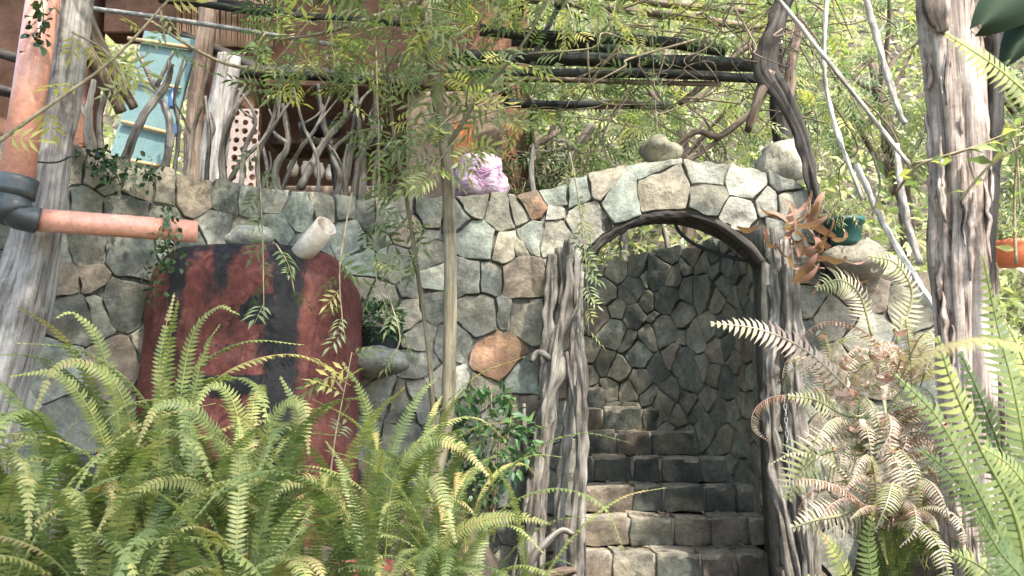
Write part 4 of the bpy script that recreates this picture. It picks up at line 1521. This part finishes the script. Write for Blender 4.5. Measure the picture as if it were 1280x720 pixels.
for b in BR:
    Y = R.uniform(4.9, 5.2) if b[0][0] > 240 else R.uniform(4.3, 4.7)
    mb = MB()
    pts = path_at([(x + R.uniform(-2, 2), y, Y + R.uniform(-.06, .06)) for x, y in b])
    pts[0][2] -= .1
    r0 = R.uniform(.012, .026)
    tube(mb, pts, [r0, r0 * .85, r0 * .45], 9, 7, .5, .12)
    m = pts[len(pts) // 2]
    e = m + np.array([R.uniform(-.15, .15), R.uniform(-.05, .05), R.uniform(.1, .22)])
    tube(mb, [m, (m + e) / 2 + np.array([R.uniform(-.03, .03), 0, 0]), e], [r0 * .6, r0 * .3], 7, 4, .3)
    mb.build('branch', M['drift'], bf)

# ------------------------------------------------------------------ pergola
pg = thing('pergola', at(800, 230, 6.4), 'rough dark pole pergola above the stairs, grown over with vines', 'pergola')
for (x0, y0, Ya, x1, y1, Yb, r, mt) in [
    (600, 38, 6.0, 905, 64, 6.2, .042, 'beam'), (560, 70, 5.9, 955, 82, 6.1, .05, 'beam'), (560, 92, 5.8, 955, 99, 6.0, .032, 'beam'), (600, 99, 5.78, 900, 105, 6.0, .018, 'brown_wood'),
    (620, -6, 6.2, 960, 38, 6.5, .03, 'brown_wood'), (640, 50, 6.3, 770, 66, 6.4, .055, 'beam'), (690, -10, 6.6, 930, 14, 6.8, .028, 'brown_wood'),
    (662, 90, 5.9, 720, -20, 6.6, .022, 'beam'), (850, 130, 6.5, 960, 40, 6.7, .025, 'brown_wood'), (600, 128, 6.8, 840, 132, 7.0, .035, 'beam')]:
    mb = MB()
    a, b = at(x0, y0, Ya), at(x1, y1, Yb)
    tube(mb, [a, a * .66 + b * .34 + NR.normal(0, .02, 3), a * .33 + b * .67 + NR.normal(0, .02, 3), b], r, 10, 5, .25, .12)
    mb.build('beam', M[mt], pg)
for (px, Y, y0) in [(968, 6.1, 60), (610, 7.2, 30)]:
    mb = MB()
    a = at(px, y0, Y); b = a.copy(); b[2] = 2.3
    tube(mb, [a, (a + b) / 2 + np.array([.03, 0, 0]), b], .07, 12, 6, .25, .12)
    mb.build('post', M['dark_wood'], pg)

# climbing trunk right of the arch
vt = thing('climbing_trunk', at(1036, 345, 4.85), 'dark twisted climbing trunk rising over the right end of the arch', 'vine trunk')
mb = MB()
tube(mb, path_at([(1038, 350, 4.85), (1030, 290, 4.85), (1016, 230, 4.85), (1002, 170, 4.85), (978, 120, 4.85), (958, 85, 4.85), (966, 40, 4.85), (985, -20, 4.9), (990, -90, 5.0)]), [.036, .032, .031, .033, .042, .056, .052, .05, .045], 28, 10, .6, .16, cracks=5, cdepth=.3)
mb.build('trunk', M['dark_wood'], vt)
mb = MB()
tube(mb, path_at([(962, 90, 4.85), (950, 120, 4.87), (934, 165, 4.9)]), [.04, .032, .02], 12, 6, .3, .15)
tube(mb, path_at([(985, 130, 4.9), (990, 80, 5.0), (1000, 30, 5.1)]), [.035, .03, .026], 12, 6, .3, .15)
tube(mb, path_at([(940, 140, 5.4), (900, 170, 5.4), (870, 165, 5.35), (835, 190, 5.3)]), [.022, .02, .014], 10, 6, .3, .15)
tube(mb, path_at([(925, 150, 5.5), (885, 185, 5.4), (855, 205, 5.35)]), [.016, .014, .01], 8, 6, .3)
mb.build('limb', M['brown_wood'], vt)
for i in range(70):
    mb = MB()
    a = at(R.uniform(720, 1120), R.uniform(-20, 190), R.uniform(4.9, 6.2)) if i > 24 else at(R.uniform(890, 1010), R.uniform(-20, 60), R.uniform(4.7, 5.4))
    pts = [a]
    for q in range(3): pts.append(pts[-1] + np.array([R.uniform(-.25, .25), R.uniform(-.1, .1), R.uniform(-.28, .08)]))
    tube(mb, pts, [.006, .003], 5, 6)
    mb.build('tendril', M['brown_wood'], vt)
# pale poles
for (p, r, lab) in [([(968, -8, 3.9), (1055, 102, 3.9), (1136, 206, 3.9)], 2.6, 'long pale straight stick slanting from the vine trunk down to the right'),
                    ([(1080, -8, 4.1), (1104, 75, 4.1), (1120, 130, 4.1), (1132, 155, 4.1)], 4.0, 'bleached stick hanging left of the split post'),
                    ([(1034, -8, 4.6), (1030, 80, 4.6), (1042, 150, 4.6), (1078, 250, 4.6)], 2.6, 'thin crooked pale stem right of the vine trunk'),
                    ([(1070, 205, 4.3), (1110, 290, 4.3), (1165, 380, 4.2), (1195, 420, 4.1)], 3.6, 'grey lichen-spotted branch running down behind the split post'),
                    ([(1120, 180, 4.2), (1130, 260, 4.2), (1150, 330, 4.2)], 4.5, 'pale upright stick close left of the split post')]:
    P = path_at(p); mb = MB()
    tube(mb, P, r * P[0][1] / FPX, 12, 10, .7, .1)
    tag(mb.build('pale_stick', M['bleached'], origin=P[-1]), lab, 'stick')

# big split post on the right
sp = thing('split_post', at(1215, 740, 2.95), 'tall thick sunbleached split wooden post at the right', 'post')
mb = MB()
tube(mb, path_at([(1180, -90, 2.95), (1190, 60, 2.95), (1200, 250, 2.95), (1206, 420, 2.95), (1216, 600, 2.95), (1224, 760, 2.95), (1228, 900, 2.95)]), [.100, .098, .094, .092, .094, .10, .105], 96, 16, .2, .08, twist=.25, ridges=7, cracks=15, cdepth=.26)
AX = np.array(catmull(path_at([(1180, -90, 2.95), (1190, 60, 2.95), (1200, 250, 2.95), (1206, 420, 2.95), (1216, 600, 2.95), (1224, 760, 2.95), (1228, 900, 2.95)]), 16))
for i in range(70):
    q = R.randint(2, len(AX) - 14); a = R.uniform(math.pi * .9, math.pi * 2.1)
    m = R.randint(3, 11)
    pts = []
    for t in range(m):
        a += R.uniform(-.05, .05)
        rr = .096 + R.uniform(-.006, .007) + (.012 if t in (0, m - 1) and R.random() < .5 else 0)
        pts.append(AX[q + t] + np.array([rr * math.cos(a), rr * math.sin(a), 0]))
    w = R.uniform(.004, .012)
    tube(mb, pts, [w * .4, w, w * .9, w * .3], 7, 3, .6, .2)
mb.build('trunk', M['pink_wood'], sp)
mb = MB()
tube(mb, path_at([(1176, -60, 2.85), (1172, 10, 2.85), (1178, 40, 2.86)]), [.05, .045, .02], 12, 8, .5, .3)
mb.build('knot', M['pink_wood'], sp)
mb = MB()
tube(mb, path_at([(1240, -60, 2.93), (1243, 90, 2.92), (1236, 260, 2.90), (1234, 420, 2.90), (1246, 640, 2.9)]), [.045, .03, .022, .016, .012], 12, 8, .4, .2)
mb.build('dark_strip', M['dark_wood'], sp)

# ------------------------------------------------------------------ right-hand ferns
DF = []
for i in range(12):
    mb = MB()
    frond(mb, frond_curve(R.uniform(.4, .75), R.uniform(30, 80), R.uniform(80, 230), R.uniform(-.8, .8)), R.uniform(.04, .075), R.randint(32, 44), R.uniform(.2, .85), sag=R.uniform(.2, 1.1), jit=.16, lw=.45)
    me = mb.build('frond', M['dryfern']); DF.append(me.data); bpy.data.objects.remove(me)
for (px, py, Y, n, s, lab) in [
    (1085, 540, 3.3, 34, .9, 'dry pinkish fern clump hanging right of the arch posts'),
    (1110, 620, 3.1, 28, .85, 'withered brown fern clump below the pinkish dry one'),
    (1130, 450, 3.7, 20, .85, 'pale dry fern under the grey stone block'),
    (1040, 480, 3.8, 18, .7, 'rust-coloured dry fern beside the right driftwood post')]:
    p = at(px, py, Y)
    fern(p[0], p[1], lab, n, s, z=p[2] - .1, meshes=DF, group='dry ferns right of the arch', name='dry_fern', spread=1.6)


def custom_fern(name, label, cat, base, fronds, group=None, mat='fern'):
    t = thing(name, base, label, cat, group)
    for (pts, hw, pairs, tone, up) in fronds:
        mb = MB()
        frond(mb, path_at(pts), hw, int(pairs * .8) if mat == 'fern' else pairs, tone - .06 * (mat == 'fern') * (pts[0][2] < 2.5 and pts[0][2] > 1.2), up0=up, sag=.15, lw=.66 if mat == 'fern' else .55, jit=.06)
        mb.build('frond', M[mat], t)
    return t


U1 = (.3, -.9, .35)
custom_fern('sword_fern', 'large bright green fern with long fronds in front of the split post', 'fern', at(1290, 800, 1.9), [
    ([(1285, 800, 1.9), (1262, 700, 1.9), (1215, 600, 1.88), (1170, 520, 1.86), (1118, 468, 1.84)], .05, 44, .62, U1),
    ([(1290, 760, 1.95), (1270, 650, 1.95), (1225, 560, 1.93), (1190, 480, 1.9), (1172, 420, 1.88)], .075, 40, .58, U1),
    ([(1300, 720, 2.05), (1290, 620, 2.05), (1270, 500, 2.05), (1245, 400, 2.05), (1228, 318, 2.0)], .06, 48, .52, U1),
    ([(1310, 700, 1.8), (1300, 640, 1.8), (1265, 585, 1.78), (1228, 560, 1.76)], .05, 30, .72, U1),
    ([(1310, 620, 2.1), (1300, 520, 2.1), (1275, 440, 2.1), (1255, 400, 2.1)], .06, 34, .5, U1),
    ([(1300, 800, 1.7), (1290, 740, 1.7), (1250, 690, 1.7), (1220, 640, 1.68)], .05, 30, .45, U1)])
custom_fern('sword_fern', 'darker green fern overlapped by the large bright one in front of the split post', 'fern', at(1300, 800, 2.15), [
    ([(1295, 800, 2.15), (1260, 690, 2.15), (1195, 600, 2.15), (1150, 560, 2.15)], .06, 40, .42, U1),
    ([(1300, 790, 2.2), (1275, 640, 2.2), (1235, 520, 2.2), (1200, 440, 2.2)], .07, 44, .38, U1),
    ([(1310, 780, 2.2), (1300, 660, 2.2), (1285, 560, 2.2), (1262, 470, 2.2)], .07, 44, .45, U1),
    ([(1290, 800, 2.1), (1240, 720, 2.1), (1190, 690, 2.1)], .06, 32, .4, U1)])
custom_fern('sword_fern', 'blurred yellow fern frond very near the camera at the right edge', 'fern', at(1330, 480, 1.0), [
    ([(1340, 470, 1.0), (1290, 438, .98), (1230, 425, .96), (1170, 438, .95), (1132, 462, .95)], .022, 46, .86, (.1, -.3, .95))])
custom_fern('sword_fern', 'single fern frond hanging across the top of the split post', 'fern', at(1330, 150, 2.0), [
    ([(1340, 170, 2.0), (1285, 118, 1.95), (1240, 80, 1.92), (1182, 42, 1.9)], .055, 30, .72, (-.35, -.8, .5))])
custom_fern('sword_fern', 'small green fern at the bottom edge right of the arch posts', 'fern', at(1060, 790, 2.9), [
    ([(1075, 800, 2.9), (1062, 730, 2.9), (1045, 690, 2.88), (1025, 665, 2.86)], .05, 26, .6, U1),
    ([(1085, 800, 2.9), (1090, 730, 2.9), (1085, 680, 2.9), (1092, 640, 2.9)], .05, 28, .5, U1),
    ([(1060, 800, 2.9), (1035, 740, 2.9), (1010, 720, 2.9)], .045, 22, .55, U1)])
p_ = at(1110, 730, 3.4)
fern(p_[0], p_[1], 'low green fern growing in the shade under the dry fern clump', 20, .62, z=p_[2] - .05)
p_ = at(1165, 690, 3.5)
fern(p_[0], p_[1], 'green fern at the foot of the split post on its left side', 18, .6, z=p_[2] - .05)
custom_fern('dry_fern', 'silvery dry fern fronds reaching left over the right driftwood post', 'fern', at(1060, 480, 3.5), [
    ([(1075, 500, 3.5), (1010, 440, 3.45), (950, 412, 3.42), (888, 404, 3.4)], .07, 26, .7, U1),
    ([(1110, 520, 3.3), (1060, 520, 3.25), (1020, 500, 3.2), (985, 495, 3.2)], .07, 26, .8, U1),
    ([(1110, 560, 3.3), (1050, 560, 3.2), (1010, 580, 3.2), (985, 625, 3.2)], .12, 24, .78, U1),
    ([(1115, 600, 3.2), (1060, 640, 3.15), (1020, 650, 3.1), (990, 660, 3.1)], .09, 24, .82, U1),
    ([(1105, 500, 3.1), (1112, 560, 3.05), (1125, 610, 3.05), (1150, 650, 3.05)], .07, 28, .86, (0, -1, .2)),
    ([(1090, 420, 3.6), (1075, 370, 3.6), (1050, 350, 3.55), (1020, 360, 3.5)], .08, 24, .72, U1),
    ([(1120, 430, 3.6), (1140, 370, 3.6), (1120, 330, 3.55), (1085, 320, 3.5)], .08, 24, .75, U1)], 'dry ferns right of the arch', 'dryfern')

U2 = (.05, -.75, .65)
custom_fern('sword_fern', 'sword fern with long arching fronds rising over the left front of the red tank', 'fern', at(185, 690, 3.25), [
    ([(190, 690, 3.2), (203, 560, 3.2), (200, 450, 3.22), (218, 366, 3.25)], .034, 70, .55, U2),
    ([(195, 690, 3.2), (222, 520, 3.18), (240, 420, 3.15), (272, 384, 3.1), (300, 394, 3.05)], .034, 72, .62, U2),
    ([(205, 690, 3.2), (232, 540, 3.15), (255, 440, 3.1), (275, 405, 3.05)], .034, 66, .52, U2),
    ([(172, 690, 3.2), (150, 540, 3.15), (125, 430, 3.1), (92, 392, 3.05), (68, 398, 3.0)], .034, 74, .6, U2),
    ([(165, 690, 3.2), (125, 540, 3.1), (75, 470, 3.0), (10, 470, 2.95)], .036, 74, .58, U2),
    ([(185, 690, 3.2), (165, 540, 3.05), (135, 470, 2.95), (75, 455, 2.85), (40, 520, 2.8)], .036, 80, .66, U2)], 'sword ferns')
custom_fern('sword_fern', 'sword fern whose fronds loop down before the middle of the red tank', 'fern', at(325, 720, 2.9), [
    ([(320, 720, 2.9), (322, 600, 2.85), (345, 515, 2.8), (378, 505, 2.75), (386, 570, 2.7)], .036, 72, .66, U2),
    ([(310, 720, 2.9), (290, 590, 2.8), (250, 520, 2.7), (200, 505, 2.65), (170, 560, 2.6)], .036, 76, .6, U2),
    ([(330, 720, 2.9), (360, 600, 2.9), (372, 520, 2.9), (350, 470, 2.9)], .034, 62, .5, U2),
    ([(315, 720, 2.9), (310, 590, 2.85), (290, 500, 2.8), (262, 482, 2.75), (236, 530, 2.7)], .034, 72, .7, U2),
    ([(335, 720, 2.9), (300, 640, 2.7), (240, 600, 2.55), (170, 612, 2.45), (130, 640, 2.4)], .038, 72, .72, U2)], 'sword ferns')
custom_fern('sword_fern', 'sword fern with one broad arched frond in front of the slim tree foot', 'fern', at(480, 710, 3.1), [
    ([(480, 710, 3.1), (492, 600, 3.05), (530, 552, 3.0), (572, 556, 2.95), (612, 596, 2.9)], .04, 70, .62, U2),
    ([(470, 710, 3.1), (485, 580, 3.15), (520, 500, 3.2), (548, 470, 3.25)], .032, 62, .5, U2),
    ([(470, 710, 3.1), (470, 580, 3.1), (455, 500, 3.05), (428, 452, 3.0)], .032, 64, .6, U2),
    ([(465, 710, 3.1), (430, 640, 2.9), (400, 600, 2.8), (350, 610, 2.7), (330, 650, 2.65)], .036, 64, .74, U2),
    ([(490, 710, 3.1), (520, 620, 2.9), (545, 600, 2.85), (570, 680, 2.75)], .038, 60, .66, U2),
    ([(500, 720, 3.0), (580, 660, 2.9), (640, 645, 2.85), (690, 655, 2.8)], .036, 60, .68, U2)], 'sword ferns')

# curled dead leaves right of the arch
mb = MB()
n = 90
P = np.array([at(R.gauss(1088, 32), R.gauss(510, 55), R.uniform(3.0, 3.5)) for _ in range(n)])
scatter(mb, CURL, P, NR.normal(0, 1, (n, 3)), .075 * NR.uniform(.5, 1.3, n), np.clip(NR.normal(.45, .18, n), 0, 1))
P = np.array([at(R.gauss(1010, 25), R.gauss(300, 28), R.uniform(4.3, 4.6)) for _ in range(45)])
scatter(mb, CURL2, P, NR.normal(0, 1, (45, 3)) + np.array([0, 0, .3]), .20 * NR.uniform(.5, 1.2, 45), np.clip(NR.normal(.22, .1, 45), 0, 1))
tag(mb.build('dead_leaves', M['dryfern']), 'curled rust-coloured dead leaves caught among the dry ferns', 'dead leaves', kind='stuff')

# broad-leaf plant, top right
t = thing('broadleaf_plant', at(1290, 60, 2.2), 'dark green broad leaves in the top right corner', 'plant')
for (b, tip, w) in [((1345, -25, 2.2), (1226, 14, 2.1), .075), ((1330, 15, 2.25), (1262, 58, 2.2), .05)]:
    a, c = at(*b), at(*tip)
    mb = MB()
    ns, nw = 12, 6
    d = c - a
    side = nz(np.cross(d, np.array([.2, -1, .2])))
    V = []
    for i in range(ns + 1):
        s = i / ns
        ww = w * math.sin(math.pi * min(1, s * .96 + .02)) ** .7
        for j in range(nw + 1):
            q = j / nw * 2 - 1
            V.append(a + d * s + side * ww * q + np.array([0, .05 * q * q, .03 * math.sin(s * 3) - .04 * s * s]))
    F = [(i * (nw + 1) + j, i * (nw + 1) + j + 1, (i + 1) * (nw + 1) + j + 1, (i + 1) * (nw + 1) + j) for i in range(ns) for j in range(nw)]
    mb.add(V, F, 0, .5)
    mb.build('leaf', M['bigleaf'], t)
# sunlit shrub round the split post
hanging('sunlit_shrub', 'sunlit yellow-green leafy shrub with long stems crossing the split post', 'shrub', [
    [(1120, 240, 2.9), (1145, 210, 2.8), (1180, 195, 2.75), (1290, 165, 2.7)], [(1140, 205, 2.8), (1200, 190, 2.75), (1300, 150, 2.7)], [(1200, 250, 2.8), (1240, 205, 2.75), (1300, 170, 2.7)],
    [(1090, 190, 3.2), (1100, 230, 3.2), (1090, 270, 3.2)], [(1270, 330, 2.9), (1268, 250, 2.9), (1275, 150, 2.8)], [(1250, 140, 3.1), (1270, 190, 3.1), (1275, 260, 3.1)]], .85, SIMPLE, .06, .075, .004, leaf_from=.1)

mb = MB()
P = []
for _ in range(70):
    k = R.randint(4, 9)
    P.append((R.uniform(.36, 1.4 if k < 7 else 1.0), 5.2 - TREAD * (5 - k) + R.uniform(.02, .27), RISER * k + .008))
scatter(mb, SIMPLE, P, NR.normal(0, 1, (70, 3)) * np.array([1, 1, .15]), NR.uniform(.03, .07, 70), np.clip(NR.normal(.4, .25, 70), 0, 1), roll=.2)
tag(mb.build('fallen_leaves', M['dryfern']), 'dry fallen leaves lying on the stone steps', 'leaves', kind='stuff')

# ------------------------------------------------------------------ hillside vegetation
mb = MB()
n = 42000
xs = NR.uniform(-9, 14, n); ys = 8 + 20 * NR.uniform(0, 1, n) ** 1.5
zs_ = np.array([ground_z(a, b) for a, b in zip(xs, ys)]) + np.abs(NR.normal(0, .45, n))
cl = np.array([noise.noise((a * .7, b * .7, 3)) for a, b in zip(xs, ys)])
tone = np.clip(.70 + .35 * cl + NR.normal(0, .16, n), 0, 1)
scatter(mb, SIMPLE, np.stack([xs, ys, zs_], 1), NR.normal(0, 1, (n, 3)) + np.array([0, -.4, .2]), NR.uniform(.09, .24, n) * (ys / 14) ** .5, tone)
# near bank on the right and terrace edge
n = 9000
xs = NR.uniform(1.9, 7, n); ys = NR.uniform(4.9, 9, n)
keep = ~((xs < 2.8) & (ys < 5.2))
xs, ys = xs[keep], ys[keep]; n = len(xs)
zs_ = np.array([ground_z(a, b) for a, b in zip(xs, ys)]) + np.abs(NR.normal(0, .4, n))
tone = np.clip(.66 + NR.normal(0, .2, n), 0, 1)
scatter(mb, SIMPLE, np.stack([xs, ys, zs_], 1), NR.normal(0, 1, (n, 3)) + np.array([0, -.4, .2]), NR.uniform(.05, .13, n), tone)
n = 5000
xs = NR.uniform(-.3, 2.4, n); ys = NR.uniform(7.2, 8.6, n)
zs_ = np.array([ground_z(a, b) for a, b in zip(xs, ys)]) + np.abs(NR.normal(0, .35, n))
scatter(mb, NARROW, np.stack([xs, ys, zs_], 1), NR.normal(0, 1, (n, 3)), NR.uniform(.06, .16, n), np.clip(.42 + NR.normal(0, .2, n), 0, 1))
tag(mb.build('undergrowth', M['hill']), 'pale sunlit undergrowth covering the hillside and terrace behind', 'undergrowth', kind='stuff')


def bg_tree(name, label, px, py, Y, rx, rz, n, tone, trunk_h, cat='tree', tpl=None):
    c = at(px, py, Y)
    gz = ground_z(c[0], c[1])
    t = thing(name, (c[0], c[1], gz), label, cat, 'trees behind the pergola')
    mb = MB()
    b = np.array([c[0] + .2, c[1], gz - .1])
    tube(mb, [b, (b + c) / 2 + np.array([.12, 0, 0]), c], [.09, .07, .04], 10, 6, .25, .1)
    for i in range(7):
        a = R.uniform(0, 6.28)
        e = c + np.array([math.cos(a) * rx * .8, math.sin(a) * rx * .6, R.uniform(-.4, .8) * rz])
        m = (b + c) / 2 + (c - b) * R.uniform(0, .4)
        tube(mb, [m, (m + e) / 2 + NR.normal(0, .08, 3), e], [.035, .012], 7, 6, .2)
    mb.build('trunk', M['brown_wood'], t)
    mb = MB()
    crown(mb, c, rx, rx * .8, rz, n, tone, 1.5, .6, .4, .09, tpl or PIN3)
    mb.build('crown', LM, t)


bg_tree('background_tree', 'dense dark green tree behind the sack, left of the arch top', 660, 150, 8.2, .9, .8, 90, .35, 1)
bg_tree('background_tree', 'loose yellowish tree behind the middle of the pergola', 830, 60, 9.5, 1.5, 1.0, 110, .68, 1)
bg_tree('background_tree', 'pale leafy tree filling the gap between vine trunk and split post', 1090, 80, 8.5, 1.0, .9, 100, .72, 1)
bg_tree('background_tree', 'bright tree at the right edge beyond the split post', 1290, 120, 7.5, .9, 1.0, 80, .74, 1)
bg_tree('background_tree', 'green tree behind the house roof and slim tree crown', 560, -10, 10.5, 1.6, 1.1, 100, .55, 1)

# bare scrub stems behind the arch
for (p, r, lab) in [([(700, 235, 7.6), (716, 190, 7.6), (742, 155, 7.6)], 7, 'pale bent trunk rising behind the wall left of the boulder'),
                    ([(776, 420, 7.6), (780, 300, 7.6), (786, 240, 7.6)], 6, 'grey trunk seen through the arch above the stair wall, the left one'),
                    ([(850, 420, 7.7), (835, 310, 7.7), (822, 255, 7.7)], 4, 'thin slanting trunk seen through the middle of the arch'),
                    ([(668, 250, 5.6), (664, 215, 5.6), (667, 180, 5.6)], 4, 'short twisted stick standing on the wall right of the sack')]:
    P = path_at(p); mb = MB()
    tube(mb, P, [r * P[0][1] / FPX, r * .7 * P[0][1] / FPX], 9, 7, .35, .15)
    tag(mb.build('bare_stem', M['drift'], origin=P[0]), lab, 'trunk')

# unseen tall trees added beside and behind the camera to cast shade
def added_shade_tree(label, x, y, h, r, n, tone=.5):
    gz = ground_z(x, y)
    t = thing('added_shade_tree', (x, y, gz), label, 'tree')
    mb = MB()
    tube(mb, [(x, y, gz - .1), (x + .1, y + .1, gz + h * .5), (x - .1, y + .2, gz + h)], [.14, .11, .06], 12, 8, .2, .1)
    for i in range(9):
        a = R.uniform(0, 6.28)
        e = np.array([x + math.cos(a) * r * .8, y + math.sin(a) * r * .8, gz + h + R.uniform(-.3, .6)])
        m = np.array([x, y + .1, gz + h * R.uniform(.6, .95)])
        tube(mb, [m, (m + e) / 2 + np.array([0, 0, .15]), e], [.05, .02], 8, 6, .2)
    mb.build('trunk', M['brown_wood'], t)
    mb = MB()
    k = NR.normal(0, 1, (n, 3)); k /= np.linalg.norm(k, axis=1)[:, None]
    P = np.array([x, y, gz + h + .3]) + k * (NR.uniform(.1, 1, n) ** .5)[:, None] * np.array([r, r, r * .4])
    scatter(mb, SIMPLE, P, NR.normal(0, 1, (n, 3)), NR.uniform(.09, .17, n), np.clip(NR.normal(tone, .15, n), 0, 1))
    mb.build('crown', M['leaf'], t)


SHADE = [('unseen leafy tree added left of the fern bed to cast shade', -3.6, 1.6, 5.2, 2.0, 2000),
         ('unseen leafy tree added behind the camera to shade the fern bed', -.3, -.6, 5.4, 2.5, 6500)]
for s in SHADE: added_shade_tree(*s)

# ------------------------------------------------------------------ light
S = Vector((.42, -.62, 1.05)).normalized()
el = math.asin(S.z)
rot = math.atan2(S.x, S.y)
world = bpy.data.worlds.new('World')
scene.world = world
world.use_nodes = True
nt = world.node_tree
bgn = nt.nodes['Background']
sky = nt.nodes.new('ShaderNodeTexSky')
sky.sky_type = 'NISHITA'
sky.sun_disc = False
sky.sun_elevation = el
sky.sun_rotation = rot
sky.air_density = 1.2
sky.dust_density = 2.0
nt.links.new(sky.outputs[0], bgn.inputs[0])
bgn.inputs[1].default_value = .15
sd = bpy.data.lights.new('sun', 'SUN')
so = bpy.data.objects.new('sun', sd)
COL.objects.link(so)
so.location = S * 30
so.rotation_euler = S.to_track_quat('Z', 'Y').to_euler()
sd.energy = 2.0
sd.angle = rad(1.2)
sd.color = (1, .94, .84)

scene.view_settings.view_transform = 'Standard'
scene.view_settings.look = 'None'
scene.view_settings.gamma = 1
scene.view_settings.exposure = 2.32
scene.render.engine = 'CYCLES'
scene.cycles.use_denoising = True
scene.cycles.max_bounces = 7
scene.cycles.diffuse_bounces = 4
scene.cycles.glossy_bounces = 2
scene.cycles.transmission_bounces = 4
